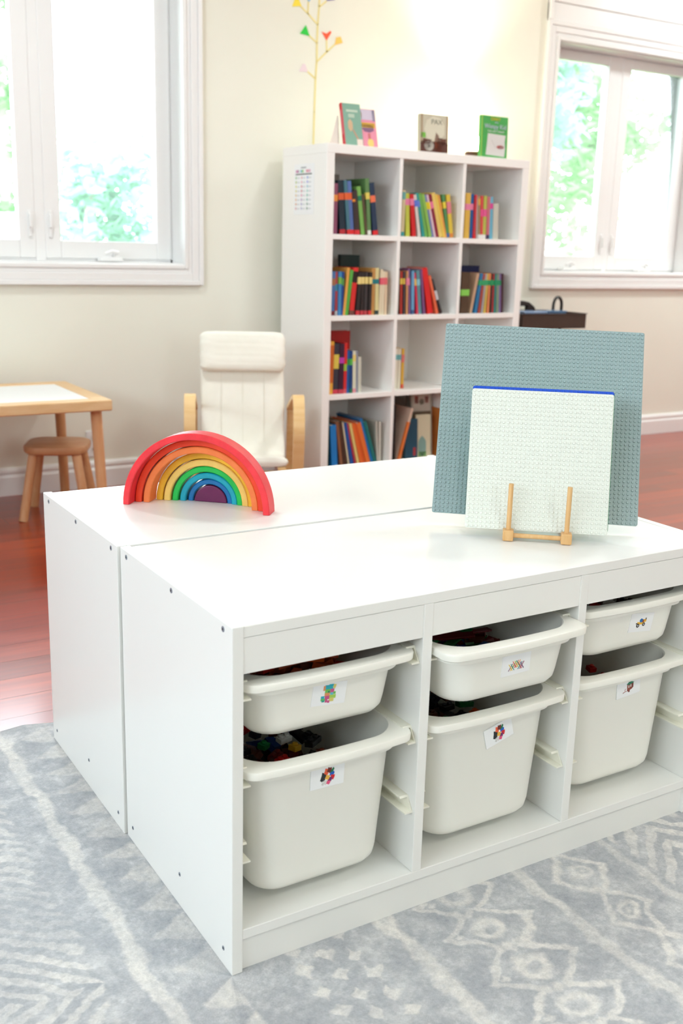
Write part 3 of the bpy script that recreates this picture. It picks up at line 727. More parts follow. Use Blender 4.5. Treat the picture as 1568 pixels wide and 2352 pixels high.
# word chart fixed to the bookcase side
ch = MB()
def side_rect(b, b0, b1, z0, z1, d, m): b.box(-d, -d + .0006, b0, b1, z0, z1, m)
pst = MB(); pst.box(-.001, 0, .100, .268, 1.203, 1.417)
pst = pst.build('word_chart', PAPER); pst.location = (KO.x, KO.y, 0); pst.rotation_euler = (0, 0, KY)
tag(pst, 'white paper chart with rows of coloured marks taped to the bookcase side', 'chart')
MB().box(-.0016, -.001, .118, .254, 1.371, 1.376).build('heading_rule', cmat(60, 72, 76), pst)
q = MB(); g = cmat(176, 182, 186)
for i, (b0, b1) in enumerate(((.166, .210),)): q.box(-.0015, -.001, b0, b1, 1.398, 1.404, g)
q.build('heading', None, pst)
q = MB()
for b0, b1, c in ((.232, .252, (214, 150, 190)), (.226, .231, (150, 150, 170)), (.200, .214, (140, 206, 216)), (.188, .199, (170, 214, 130)), (.150, .166, (238, 160, 180)), (.130, .149, (236, 190, 210))): q.box(-.0015, -.001, b0, b1, 1.380, 1.392, cmat(*c))
q.build('title_words', None, pst)
for bc, cols in ((.249, [(120, 190, 110), (180, 204, 90), (226, 222, 120), (228, 222, 130), (236, 196, 130), (238, 184, 132), (232, 170, 130), (226, 150, 160)]),
                 (.202, [(240, 170, 180), (238, 170, 190), (214, 90, 110), (208, 96, 116), (226, 120, 170), (180, 150, 200), (160, 150, 206), (170, 170, 210)]),
                 (.154, [(110, 150, 226), (140, 140, 234), (140, 200, 220), (150, 214, 206), (70, 190, 160), (90, 180, 170), (110, 160, 140), (90, 140, 110)])):
    q = MB()
    for i, c in enumerate(cols):
        z = 1.354 - i * .0186; q.box(-.0015, -.001, bc - .004, bc + .004, z, z + .010, cmat(*c))
    q.build('chart_column', None, pst)
    q = MB()
    for i in range(8):
        z = 1.356 - i * .0186; q.box(-.0014, -.001, bc - .030, bc - .010, z, z + .004, cmat(206, 212, 218)) 
    q.build('grey_line', None, pst)

# ---------------------------------------------------------------- books
def book(name, t, h, dp, col, lab=None, base=None):
    """upright book: spine towards -y, bottom left front corner at the origin, leaning handled by the root"""
    r = empty(name); cm = cmat(*col, .45)
    w = min(.0024, t * .18); b = MB()
    b.box(0, t, 0, .0022, 0, h).box(0, w, .0022, dp, 0, h).box(t - w, t, .0022, dp, 0, h)
    b.build('cover', cm, r)
    MB().box(w, t - w, .0024, dp - .004, .003, h - .004).build('pages', PAGES, r)
    if lab:
        z0, z1 = max(.006, lab[1]), min(h - .004, lab[2])
        MB().box(-.0004, t + .0002, -.0005, .012, z0, z1).build('spine_label', cmat(*lab[0], .5), r)
    if base: MB().box(-.0003, t + .0002, -.0004, .008, .001, .020).build('base_tape', cmat(*base, .5), r)
    return r
def lean(r, a, b, z, phi, t):
    """stand a book in the case at width a, depth b; phi > 0 leans its top to the left"""
    c, s = math.cos(KY), math.sin(KY)
    if phi < 0: a = a + t / math.cos(phi) - t * math.cos(phi); lift = t * math.sin(-phi)
    else: lift = 0
    p = kloc(a, b, z + lift)
    r.matrix_world = Matrix.Translation(p) @ Matrix.Rotation(KY, 4, 'Z') @ Matrix.Rotation(-phi, 4, 'Y')
    return r
RN = ['top', 'second', 'third', 'bottom']; CN = ['left', 'middle', 'right']
NTH = ['first', 'second', 'third', 'fourth', 'fifth', 'sixth', 'seventh', 'eighth', 'ninth', 'tenth', 'eleventh', 'twelfth', 'thirteenth', 'fourteenth', 'fifteenth', 'sixteenth']
rb = random.Random(3)
BOOKS = [
 ((0, 0), 0.02, [
  ('mauve', (150, 80, 112), 0.0556, 0.0185, 0.0053, 0.2111, ((250, 160, 70), 0.137, 0.165), None),
  ('dark teal', (22, 45, 62), 0.0908, 0.0278, 0.081, 0.2259, ((235, 100, 50), 0.144, 0.172), (190, 40, 50)),
  ('slate blue', (72, 122, 138), 0.1286, 0.0157, 0.1215, 0.2282, ((240, 105, 50), 0.146, 0.175), (225, 40, 40)),
  ('periwinkle blue', (92, 120, 185), 0.145, 0.0198, 0.1028, 0.2256, ((240, 105, 50), 0.147, 0.176), (230, 35, 40)),
  ('black', (52, 40, 42), 0.1675, 0.013, 0.1131, 0.1855, ((245, 150, 40), 0.139, 0.15), (215, 40, 45)),
  ('dark brown', (66, 48, 44), 0.1812, 0.0134, 0.1128, 0.1898, None, (225, 50, 60)),
  ('leaf green', (125, 182, 88), 0.2025, 0.0196, 0.1502, 0.2052, ((20, 120, 85), 0.145, 0.166), None),
  ('olive brown', (92, 74, 52), 0.2249, 0.012, 0.1613, 0.1734, None, None),
  ('sage green', (98, 140, 84), 0.2376, 0.0199, 0.0892, 0.2412, ((235, 215, 100), 0.153, 0.181), (235, 235, 230)),
  ('navy', (28, 52, 82), 0.2693, 0.0259, 0.1384, 0.2241, ((245, 120, 80), 0.141, 0.17), (225, 35, 40)),
 ]),
 ((0, 1), 0.02, [
  ('cream', (220, 205, 165), 0.421, 0.0154, -0.0018, 0.2014, ((110, 180, 175), 0.161, 0.193), (50, 150, 155)),
  ('pale yellow-green', (205, 212, 80), 0.4497, 0.0218, 0.0661, 0.1881, ((240, 140, 180), 0.137, 0.165), None),
  ('red', (215, 28, 34), 0.4833, 0.0209, 0.1258, 0.1858, ((240, 130, 170), 0.137, 0.166), None),
  ('off-white', (222, 216, 210), 0.5191, 0.0163, 0.2006, 0.1866, ((90, 120, 220), 0.134, 0.163), None),
  ('teal', (34, 152, 150), 0.5451, 0.0144, 0.2455, 0.1966, ((100, 130, 220), 0.134, 0.163), None),
  ('grass green', (112, 176, 84), 0.5618, 0.0162, 0.2521, 0.1953, None, None),
  ('lime green', (146, 195, 90), 0.5851, 0.0153, 0.2815, 0.1947, None, None),
  ('lavender blue', (120, 135, 195), 0.6035, 0.0081, 0.291, 0.194, ((240, 220, 60), 0.128, 0.161), None),
  ('white and pink', (232, 205, 214), 0.6133, 0.0081, 0.2946, 0.1947, ((240, 220, 60), 0.129, 0.162), None),
  ('maroon', (138, 24, 58), 0.6223, 0.0181, 0.29, 0.195, ((235, 120, 160), 0.131, 0.162), None),
  ('pale gold', (236, 206, 110), 0.6424, 0.0209, 0.2927, 0.2027, None, None),
  ('bright yellow', (242, 204, 84), 0.6656, 0.0119, 0.2967, 0.1978, None, None),
  ('apricot', (240, 165, 84), 0.6786, 0.0092, 0.2835, 0.1957, None, None),
  ('green and blue', (84, 150, 92), 0.6886, 0.0169, 0.2141, 0.1948, ((240, 220, 70), 0.133, 0.162), (60, 110, 170)),
  ('lemon yellow', (234, 206, 72), 0.7063, 0.0228, 0.1686, 0.1945, ((235, 140, 150), 0.109, 0.163), (225, 140, 60)),
 ]),
 ((0, 2), 0.02, [
  ('golden yellow', (230, 188, 80), 0.7943, 0.0297, 0.0026, 0.2069, ((242, 140, 178), 0.13, 0.158), None),
  ('royal blue', (18, 98, 168), 0.8281, 0.0166, 0.0198, 0.204, ((242, 140, 178), 0.131, 0.159), None),
  ('thin crimson', (205, 48, 62), 0.846, 0.0139, 0.008, 0.2008, None, (220, 30, 40)),
  ('light grey', (204, 198, 192), 0.8703, 0.0078, 0.058, 0.1971, None, None),
  ('tan', (172, 142, 102), 0.8806, 0.0122, 0.0674, 0.1976, ((230, 180, 80), 0.154, 0.184), (235, 232, 230)),
  ('coral red', (225, 74, 76), 0.8935, 0.0134, 0.0593, 0.1982, ((240, 80, 150), 0.104, 0.136), (240, 238, 236)),
  ('lime', (192, 202, 92), 0.9075, 0.0191, 0.0242, 0.1989, ((240, 100, 160), 0.104, 0.137), (240, 238, 236)),
  ('rose', (205, 112, 122), 0.9283, 0.0175, 0.0302, 0.1956, None, (60, 50, 90)),
  ('sky blue', (110, 188, 216), 0.9508, 0.0209, 0.0528, 0.1957, ((225, 70, 160), 0.14, 0.166), None),
  ('plain pale grey', (206, 206, 192), 0.9724, 0.0319, 0.0374, 0.1653, None, None),
 ]),
 ((1, 0), 0.02, [
  ('blue and red', (76, 124, 186), 0.0513, 0.0176, -0.0132, 0.1908, ((170, 120, 80), 0.131, 0.161), (120, 40, 50)),
  ('red and grey', (190, 74, 82), 0.0755, 0.012, 0.0184, 0.1897, ((60, 150, 180), 0.107, 0.137), (205, 205, 210)),
  ('cerulean', (62, 142, 202), 0.0881, 0.0163, 0.0039, 0.191, ((120, 190, 80), 0.137, 0.167), None),
  ('dark blue', (30, 74, 152), 0.105, 0.0085, -0.0147, 0.19, ((90, 170, 90), 0.131, 0.161), None),
  ('amber', (236, 172, 82), 0.1142, 0.0128, -0.0954, 0.2085, None, None),
  ('green', (92, 182, 74), 0.1275, 0.0178, -0.1199, 0.199, None, None),
  ('bright red', (228, 48, 46), 0.1524, 0.0244, -0.0869, 0.2087, ((40, 20, 20), 0.143, 0.192), (120, 70, 60)),
  ('first black', (44, 36, 36), 0.1857, 0.0174, -0.0427, 0.1891, ((245, 224, 142), 0.137, 0.168), (215, 50, 60)),
  ('second black', (44, 36, 36), 0.2099, 0.0146, -0.0098, 0.1891, ((245, 224, 142), 0.138, 0.168), (200, 60, 70)),
  ('third black', (60, 56, 58), 0.2301, 0.0161, -0.0087, 0.1893, ((245, 224, 142), 0.138, 0.168), (190, 60, 70)),
  ('fourth black', (44, 38, 38), 0.2538, 0.0148, -0.0035, 0.1895, ((245, 224, 142), 0.138, 0.168), (225, 60, 60)),
  ('light tan', (206, 152, 84), 0.27, 0.0178, -0.0024, 0.2079, ((30, 130, 140), 0.138, 0.159), None),
  ('cream and green', (232, 222, 162), 0.2939, 0.0186, 0.0241, 0.2081, ((30, 130, 140), 0.138, 0.159), (40, 60, 60)),
  ('white and pink', (240, 226, 194), 0.313, 0.012, -0.0167, 0.2023, ((240, 100, 120), 0.135, 0.165), None),
  ('ivory and pink', (242, 230, 200), 0.3275, 0.012, -0.0066, 0.1944, ((240, 110, 125), 0.135, 0.166), None),
  ('pale peach', (240, 214, 180), 0.344, 0.0128, 0.0134, 0.1921, ((235, 110, 115), 0.135, 0.166), None),
 ]),
 ((1, 1), 0.02, [
  ('grey-brown', (112, 102, 92), 0.4203, 0.0073, 0.0096, 0.1971, None, (60, 50, 50)),
  ('brick red', (182, 52, 42), 0.4329, 0.0132, 0.034, 0.1941, ((242, 212, 90), 0.137, 0.163), None),
  ('charcoal', (72, 70, 80), 0.4539, 0.0085, 0.0434, 0.1944, ((242, 212, 90), 0.137, 0.163), None),
  ('sandy tan', (222, 162, 112), 0.4683, 0.0095, 0.0362, 0.1976, ((240, 140, 170), 0.133, 0.164), None),
  ('purple', (134, 94, 152), 0.4849, 0.0085, 0.0685, 0.2074, ((240, 140, 170), 0.133, 0.165), None),
  ('light blue', (110, 170, 212), 0.4991, 0.0139, 0.046, 0.1979, None, (60, 90, 140)),
  ('crimson', (226, 52, 84), 0.5305, 0.0101, 0.1351, 0.1901, ((250, 200, 100), 0.132, 0.163), None),
  ('grey-teal', (100, 150, 160), 0.5413, 0.0182, 0.1121, 0.2011, ((140, 205, 220), 0.132, 0.16), None),
  ('plum', (130, 80, 132), 0.5685, 0.0113, 0.1477, 0.2061, None, None),
  ('scarlet', (226, 30, 30), 0.5964, 0.0304, 0.2222, 0.2128, None, None),
  ('orange-red', (240, 112, 72), 0.6467, 0.0136, 0.3214, 0.1827, None, None),
  ('black', (40, 40, 46), 0.6714, 0.0134, 0.3767, 0.1681, ((200, 200, 205), 0.068, 0.113), (60, 30, 30)),
 ]),
 ((1, 2), 0.02, [
  ('thick brown', (84, 62, 42), 0.7919, 0.0502, 0.0093, 0.1941, ((140, 220, 90), 0.084, 0.113), None),
  ('tan-edged', (206, 170, 140), 0.8528, 0.0146, -0.1887, 0.1918, None, None),
  ('steel blue', (42, 122, 172), 0.8809, 0.0163, -0.1433, 0.1905, ((50, 170, 110), 0.133, 0.158), None),
  ('rust red', (172, 72, 62), 0.9046, 0.0135, -0.107, 0.1891, ((50, 170, 110), 0.133, 0.158), None),
  ('silver grey', (172, 172, 176), 0.9238, 0.0105, -0.0794, 0.188, ((50, 170, 110), 0.133, 0.158), None),
  ('mustard', (212, 182, 84), 0.9405, 0.0136, -0.0498, 0.1897, ((50, 170, 110), 0.133, 0.158), None),
  ('orange', (236, 142, 92), 0.9637, 0.0106, -0.0025, 0.1908, ((40, 160, 100), 0.133, 0.158), None),
  ('dark brown', (62, 42, 40), 0.9802, 0.0107, 0.0252, 0.1896, ((40, 160, 100), 0.133, 0.158), None),
  ('crimson', (196, 42, 50), 0.9915, 0.0122, 0.0255, 0.1884, ((30, 160, 100), 0.133, 0.158), None),
  ('teal', (52, 132, 126), 1.0062, 0.0123, 0.0353, 0.1873, ((30, 150, 100), 0.133, 0.158), None),
  ('grey-green', (132, 152, 128), 1.0228, 0.0139, 0.055, 0.1889, ((30, 150, 100), 0.133, 0.158), None),
  ('lavender', (132, 112, 166), 1.0392, 0.0124, 0.0653, 0.1891, ((30, 150, 100), 0.133, 0.158), None),
  ('dark maroon', (72, 40, 52), 1.0522, 0.014, 0.0569, 0.1898, None, None),
 ]),
 ((2, 0), 0.03, [
  ('orange-yellow', (246, 182, 68), 0.0548, 0.0222, -0.0143, 0.2371, ((215, 110, 40), 0.051, 0.22), None),
  ('charcoal', (56, 56, 70), 0.0788, 0.0264, -0.0174, 0.226, ((235, 215, 90), 0.114, 0.178), (215, 60, 80)),
  ('dark purple', (58, 22, 52), 0.108, 0.025, -0.0137, 0.2252, ((190, 60, 180), 0.138, 0.164), (200, 60, 80)),
  ('red', (226, 46, 42), 0.1371, 0.0161, 0.0016, 0.2275, ((160, 205, 70), 0.103, 0.133), (220, 90, 100)),
  ('blue', (24, 92, 162), 0.1539, 0.0141, 0.0023, 0.1931, ((40, 150, 70), 0.128, 0.156), None),
  ('dark blue', (20, 68, 130), 0.1714, 0.0127, 0.0161, 0.1927, ((90, 190, 80), 0.128, 0.156), (30, 120, 80)),
  ('ivory', (226, 226, 202), 0.1873, 0.0163, 0.03, 0.1916, ((240, 215, 120), 0.144, 0.174), (230, 150, 160)),
  ('blue-grey', (150, 160, 176), 0.2042, 0.0133, 0.0256, 0.1901, None, None),
  ('plain pale grey', (212, 212, 196), 0.2184, 0.0159, 0.0279, 0.1639, None, None),
 ]),
 ((2, 1), 0.07, [
  ('cream', (240, 235, 216), 0.4561, 0.0157, -0.0013, 0.1894, ((120, 190, 195), 0.137, 0.161), None),
  ('ivory', (238, 232, 210), 0.4736, 0.0146, 0.0051, 0.189, ((120, 190, 195), 0.136, 0.161), None),
  ('orange-yellow', (232, 182, 62), 0.492, 0.0147, 0.0061, 0.1884, ((240, 130, 120), 0.124, 0.16), (225, 80, 50)),
 ]),
 ((3, 0), 0.03, [
  ('dark green', (24, 72, 60), 0.0548, 0.013, 0.0003, 0.2489, None, (150, 170, 120)),
  ('bright blue', (22, 132, 212), 0.0848, 0.0315, 0.0788, 0.2088, None, (225, 225, 225)),
  ('light brown', (142, 92, 62), 0.1326, 0.0157, 0.152, 0.2254, None, None),
  ('dark brown', (72, 46, 32), 0.1537, 0.0175, 0.172, 0.2263, None, None),
  ('cream', (226, 216, 182), 0.1784, 0.007, 0.2003, 0.2227, None, None),
  ('blue', (22, 82, 160), 0.1917, 0.017, 0.2253, 0.2181, None, None),
  ('red and white', (200, 60, 80), 0.2169, 0.0095, 0.2575, 0.2173, None, None),
  ('pale yellow', (236, 212, 130), 0.2288, 0.013, 0.2639, 0.2163, None, None),
  ('orange', (240, 112, 44), 0.2473, 0.013, 0.2835, 0.2174, None, None),
  ('deep orange', (232, 98, 36), 0.2639, 0.0148, 0.2943, 0.217, None, None),
  ('tangerine', (242, 122, 52), 0.2838, 0.0226, 0.311, 0.216, None, None),
  ('sky blue', (22, 124, 192), 0.3114, 0.0131, 0.3249, 0.2394, None, None),
  ('teal green', (22, 122, 118), 0.3271, 0.0157, 0.3306, 0.2238, None, None),
  ('pale grey', (204, 204, 192), 0.343, 0.0092, 0.0843, 0.2089, None, None),
  ('white', (220, 218, 206), 0.3528, 0.0102, 0.033, 0.2067, None, None),
 ]),
 ((3, 1), 0.05, [
  ('black', (22, 18, 18), 0.4436, 0.0147, 0.0178, 0.2771, None, None),
 ]),
]

for (rr_, cc_), b0, rows in BOOKS:
    for i, (d, col, a, t, phi, h, lab, base) in enumerate(rows):
        dp = rb.uniform(.135, .165) if rr_ < 3 else .2
        k = book('book', t, h, dp, col, lab, base)
        lean(k, a, b0 + rb.uniform(0, .006), KZ[rr_], phi, t)
        tag(k, '%s book, %s from the left in the %s row %s cubby' % (d, NTH[i], RN[rr_], CN[cc_]), 'book', 'books in the %s row %s cubby' % (RN[rr_], CN[cc_]))
# larger books standing behind the front rows, and the leaning picture books of the bottom middle cubby
def back_book(r, c, a, t, h, w, b, col, label, lean_=0.0, turn=0.0, sub=None):
    """a book whose front cover faces the room: thickness t in depth, width w across"""
    o = empty('picture_book'); cm = cmat(*col, .45)
    q = MB(); q.box(0, w, 0, .002, 0, h).box(0, w, t - .002, t, 0, h).box(0, .002, .002, t - .002, 0, h); q.build('cover', cm, o)
    MB().box(.002, w - .003, .0022, t - .0022, .003, h - .003).build('pages', PAGES, o)
    if sub:
        q = MB()
        for poly, cc in sub: q.prism(poly, -.0006, 0, cmat(*cc, .5))
        q.build('cover_picture', None, o)
    p = kloc(a, b, KZ[r] if r is not None else 1.4936)
    o.matrix_world = Matrix.Translation(p) @ Matrix.Rotation(KY + turn, 4, 'Z') @ Matrix.Rotation(-lean_, 4, 'X')
    return tag(o, label, 'book')
back_book(0, 0, .115, .02, .262, .085, .195, (150, 144, 138), 'tall grey book with black oval, behind the front row in the top left cubby', .05, 0, [(blob(.042, .222, .016, .009, 16, .02), (24, 24, 26))])
back_book(1, 0, .215, .025, .262, .105, .20, (26, 54, 52), 'dark green book standing tallest behind black series in the second row left cubby')
back_book(1, 0, .045, .02, .232, .10, .20, (70, 112, 92), 'dull green book behind the leftmost books of the second row left cubby')
back_book(3, 1, .432, .03, .265, .085, .17, (24, 20, 20), 'black wide book at the back left of the bottom middle cubby')
back_book(1, 2, .935, .03, .222, .115, .20, (24, 34, 96), 'navy blue book standing behind the green-stickered books in the second row right cubby')
back_book(2, 0, .115, .03, .268, .16, .195, (196, 18, 20), 'wide red book standing behind the front row of the third row left cubby')
o = back_book(3, 1, .612, .022, .318, .118, .12, (178, 174, 160), 'large illustrated grey picture book with red figures, in the bottom middle cubby', .10, -.12,
    [(rc(.01, .108, .225, .31), (206, 200, 186)), (blob(.03, .28, .012, .022, 8, .2), (190, 66, 54)), (blob(.088, .28, .012, .02, 8, .2), (196, 70, 60)), (blob(.06, .27, .014, .016, 10, .15), (112, 130, 84)), (rc(.006, .112, .20, .222), (104, 90, 70)), (rc(.008, .02, .02, .2), (92, 82, 62)), (rc(.098, .112, .02, .2), (92, 82, 62)), (rc(.03, .09, .06, .19), (150, 160, 150))])
back_book(3, 1, .600, .018, .215, .085, .07, (214, 206, 176), 'cream picture book in front of the large illustrated one, bottom middle cubby', .08, -.1, [(blob(.036, .06, .024, .05, 12, .04), (128, 164, 156)), (rc(.015, .06, .01, .035), (110, 160, 96))])
back_book(3, 1, .524, .016, .200, .078, .055, (16, 72, 96), 'dark teal picture book to the left of the cream one, bottom middle cubby', .06, .05, [(rc(.05, .066, .02, .06), (170, 50, 60))])
k = book('book', .012, .268, .2, (226, 196, 176), ((238, 128, 60), .01, .2)); lean(k, .458, .03, KZ[3], -.27, .012)
tag(k, 'white and orange thin book leaning right, in the bottom middle cubby', 'book')
k = book('book', .02, .21, .16, (204, 186, 158)); lean(k, .495, .075, KZ[3], -.1, .02)
tag(k, 'tan book between the leaning thin one and the dark teal one, bottom middle cubby', 'book')
k = book('book', .006, .24, .2, (214, 130, 60)); lean(k, .742, .02, KZ[3], .0, .006)
tag(k, 'orange-brown tall book against the right divider of the bottom middle cubby', 'book')
# a few books of the cubbies beside the grey plate are hidden by it and are left out

# books shown face out on top of the bookcase
def text(parent, body, size, x, z, y, m, w=None):
    c = bpy.data.curves.new('title_text', 'FONT'); c.body = body; c.size = size; c.align_x = 'CENTER'; c.extrude = .0003
    c.materials.append(m); t_ = bpy.data.objects.new('title_text', c); COL.objects.link(t_); dg = bpy.context.evaluated_depsgraph_get()
    me = bpy.data.meshes.new_from_object(t_.evaluated_get(dg)); bpy.data.objects.remove(t_)
    o = bpy.data.objects.new('title_text', me); COL.objects.link(o); o.parent = parent
    o.location = (x, y, z); o.rotation_euler = (PI / 2, 0, 0)
    if w: o.scale = (w, 1, 1)
    return o
bt = back_book(None, 0, .112, .016, .183, .092, .035, (126, 172, 152), 'teal green book with red spine, face out at the left of the bookcase top', .27, -.10,
    [(rc(.004, .09, .0, .0005), (120, 168, 150)), (blob(.036, .088, .012, .026, 12, .05), (212, 178, 140)), (stick_ := [(.044, .07), (.050, .07), (.072, .03), (.066, .028)], (206, 150, 120)), (rc(.062, .09, .002, .03), (244, 226, 214)), (rc(.022, .078, .146, .156), (196, 214, 196)), (rc(.03, .06, .122, .138), (186, 208, 188))])
MB().box(-.0008, .004, -.0008, .0168, 0, .1835).build('spine', cmat(214, 50, 66), bt)
q = MB(); q.box(-.0013, -.0008, .003, .013, .165, .180, cmat(200, 20, 30)).box(-.0013, -.0008, .003, .013, .025, .045, cmat(206, 26, 36)).box(-.0013, -.0008, .003, .013, .05, .155, cmat(226, 130, 140)); q.build('spine_panel', None, bt)
bp2 = back_book(None, 0, .196, .014, .165, .086, .032, (240, 150, 176), 'pink book with lilac top and yellow banner, face out on the bookcase top', .26, -.06,
    [(rc(.002, .084, .118, .163), (214, 202, 222)), (rc(.004, .018, .128, .15), (246, 222, 100)), (rc(.070, .084, .115, .163), (116, 128, 186)), (rc(.008, .080, .084, .106), (246, 196, 70)), (blob(.043, .080, .030, .016, 14, .06), (134, 92, 130)), (rc(.010, .076, .087, .103), (248, 200, 80)), (rc(.040, .052, .035, .06), (206, 110, 110)), (blob(.05, .018, .016, .02, 10, .06), (244, 214, 120))])
st = MB(); st.prism([(0, 0), (.012, 0), (.012, .1), (.008, .1)], 0, .004)
es = empty('display_easel', kloc(.11, .03, 1.4936), KY, 'pale pinkish card easel propping up the two face-out books', 'easel')
for xa in (.004, .165):
    e = MB(); e.prism([(.060, 0), (.135, 0), (.075, .125)], 0, .005)
    o = e.build('easel_leg', mat('easel_card', S(240, 224, 216, .9), .6), es); o.rotation_euler = (0, 0, PI / 2); o.location = (xa + .005, 0, 0)
pax = back_book(None, 0, .512, .024, .163, .155, .025, (206, 200, 178), 'cream and brown book with round white badge, face out on the bookcase top', .05, -.04,
    [(rc(.0, .155, .0, .048), (92, 48, 36)), (blob(.035, .045, .03, .014, 9, .25), (98, 52, 38)), (blob(.12, .05, .03, .016, 9, .25), (104, 56, 40)), (blob(.078, .10, .056, .055, 18, .04), (226, 222, 200)), (rc(.0, .012, .04, .163), (176, 156, 128)), (rc(.143, .155, .04, .163), (182, 160, 132)), (blob(.09, .052, .012, .034, 10, .1), (166, 78, 44)), (blob(.10, .02, .022, .022, 10, .1), (156, 70, 42)), (rc(.002, .028, .062, .084), (120, 200, 70)), (blob(.048, .028, .027, .022, 18, .02), (232, 226, 214)), (blob(.048, .027, .008, .008, 10, .1), (40, 34, 32))])
text(pax, 'PAX', .030, .088, .122, -.0012, cmat(132, 132, 116), 1.1)
grn = back_book(None, 0, .863, .020, .186, .163, .02, (72, 176, 84), 'green book with white paper panel and lilac title, rightmost on the bookcase top', .03, .0,
    [(rc(.0, .006, .0, .186), (150, 196, 70)), ([(.03, .012), (.146, .008), (.150, .045), (.146, .075), (.150, .104), (.040, .108), (.036, .06)], (228, 226, 224)), (blob(.120, .050, .024, .009, 14, .05), (226, 84, 88)), (stick(60, 62, 34, -1.0, 1.2) and [(.062, .08), (.063, .081), (.092, .045), (.091, .044)], (150, 150, 150))])
DT = cmat(236, 206, 40); LT = cmat(206, 206, 236); WT = cmat(238, 240, 238)
text(grn, 'DIARY', .021, .084, .166, -.0012, DT); text(grn, 'of a', .014, .090, .154, -.0012, LT)
text(grn, 'Wimpy Kid', .029, .084, .130, -.0012, LT); text(grn, 'THE LAST STRAW', .0125, .088, .1135, -.0012, WT, 1.05)

# uplighter behind the green book
LP = kloc(.985, .215, 1.4936)
lp = empty('uplight_lamp', LP, KY, 'small round dark brown lamp throwing warm light up the wall behind the green book', 'lamp')
b = MB(); b.rings([[(r * math.cos(2 * PI * i / 24), r * math.sin(2 * PI * i / 24), z) for i in range(24)] for r, z in ((.044, 0), (.047, .004), (.047, .030), (.042, .040), (.030, .043))])
b.build('lamp_base', mat('dark_brown_lamp', S(74, 40, 28), .4), lp, smooth=True)
b = MB(); b.rings([[(r * math.cos(2 * PI * i / 20), r * math.sin(2 * PI * i / 20), z) for i in range(20)] for r, z in ((.016, .0425), (.018, .05), (.029, .068), (.032, .085), (.027, .103), (.012, .115))])
b.build('bulb', mat('glowing_bulb', S(255, 236, 190), .4, emit=(1, .82, .52, 1), es=60), lp, smooth=True)
lo = lamp_obj('bulb_light', 'SPOT', (0, 0, .125), (PI, 0, 0), energy=110, color=(1.0, .90, .70), spot_size=math.radians(100), spot_blend=1.0, shadow_soft_size=.03)
lo.parent = lp; lq = lamp_obj('bulb_glow', 'POINT', (0, .03, .12), energy=6, color=(1.0, .88, .66), shadow_soft_size=.03); lq.parent = lp; lo.rotation_euler = (PI + math.radians(14), 0, 0)

# ================================================================ TABLE AND STOOL
tb = empty('childrens_table', (.302, 2.859, ZF), 0, 'low light wood table with white drawing panel set in its top, by the left window', 'table')
hx, hy, th = .425, .2935, .496
b = MB(); rim = .062
b.box(-hx, hx, -hy, -hy + rim, th - .042, th).box(-hx, hx, hy - rim, hy, th - .042, th).box(-hx, -hx + .065, -hy + rim, hy - rim, th - .042, th).box(hx - .065, hx, -hy + rim, hy - rim, th - .042, th)
b.build('table_frame', mat('pine_top', S(232, 190, 138, .84), .4, .4, grain=((8, 50, 50), S(242, 206, 158, .84), 0)), tb, bevel=.006, seg=3)
MB().box(-hx + .0652, hx - .0652, -hy + rim + .0002, hy - rim - .0002, th - .02, th - .0035).build('drawing_panel', mat('white_panel', S(246, 248, 250, .92), .35), tb)
for sx in (-1, 1):
    for sy in (-1, 1):
        x, y = sx * (hx - .047), sy * (hy - .056)
        MB().cyl((x, y, th - .042), (x + sx * .016, y + sy * .014, 0), .0215, .0195, 20).build('leg', PINE_LEG, tb, smooth=True)
for x in (-.16, .01, .16): MB().box(x - .055, x + .055, -.12, .20, th - .054, th - .0425).build('tray_rail', mat('pine_dark', S(180, 120, 84), .5), tb, bevel=.004)
SA = math.radians(-25)
so = empty('childrens_stool', (.598, 2.858, ZF), SA, 'small light wood stool with rounded square seat, in front of the low table', 'stool')
b = MB(); pr = [(.226, .272), (.240, .276), (.246, .284), (.246, .297), (.242, .303), (.232, .306)]
b.rings([rrect(w, w, .07 * w / .24, 8, 0, 0, z - .012) for w, z in pr]); b.build('seat', mat('pine_seat', S(206, 148, 104, .82), .45, .4, grain=((5, 46, 46), S(222, 170, 126, .82), 0)), so, smooth=True)
for sx in (-1, 1):
    for sy in (-1, 1):
        MB().cyl((sx * .082, sy * .082, .262), (sx * .124, sy * .124, 0), .0185, .0175, 18).build('leg', PINE_LEG, so, smooth=True)

# ================================================================ CHILD ARMCHAIR
FO = Vector((-.42, -.907, 0)).normalized()
ca = math.atan2(FO.y, FO.x) + PI / 2        # local -y looks forward
ac = empty('childrens_armchair', (1.30, 2.62, ZF), ca, 'low bentwood armchair with cream canvas cushion, beside the bookcase', 'armchair')
def catmull(P, k=8):
    P = [Vector(p) for p in P]; out = []
    for i in range(len(P) - 1):
        p0, p1, p2, p3 = P[max(i - 1, 0)], P[i], P[i + 1], P[min(i + 2, len(P) - 1)]
        for j in range(k):
            t = j / k
            out.append(.5 * ((2 * p1) + (-p0 + p2) * t + (2 * p0 - 5 * p1 + 4 * p2 - p3) * t * t + (-p0 + 3 * p1 - 3 * p2 + p3) * t ** 3))
    out.append(P[-1]); return out
def ribbon(path, xc, w, th_):
    """bent strip: path in (y, z), width w about xc"""
    b = MB(); P = catmull([(0, y, z) for y, z in path]); n = len(P); R = []
    for i, p in enumerate(P):
        t = (P[min(i + 1, n - 1)] - P[max(i - 1, 0)]).normalized(); nn = Vector((0, -t.z, t.y))
        a, c = p + nn * th_ / 2, p - nn * th_ / 2
        R.append([(xc - w / 2, a.y, a.z), (xc + w / 2, a.y, a.z), (xc + w / 2, c.y, c.z), (xc - w / 2, c.y, c.z)])
    return b.rings(R)
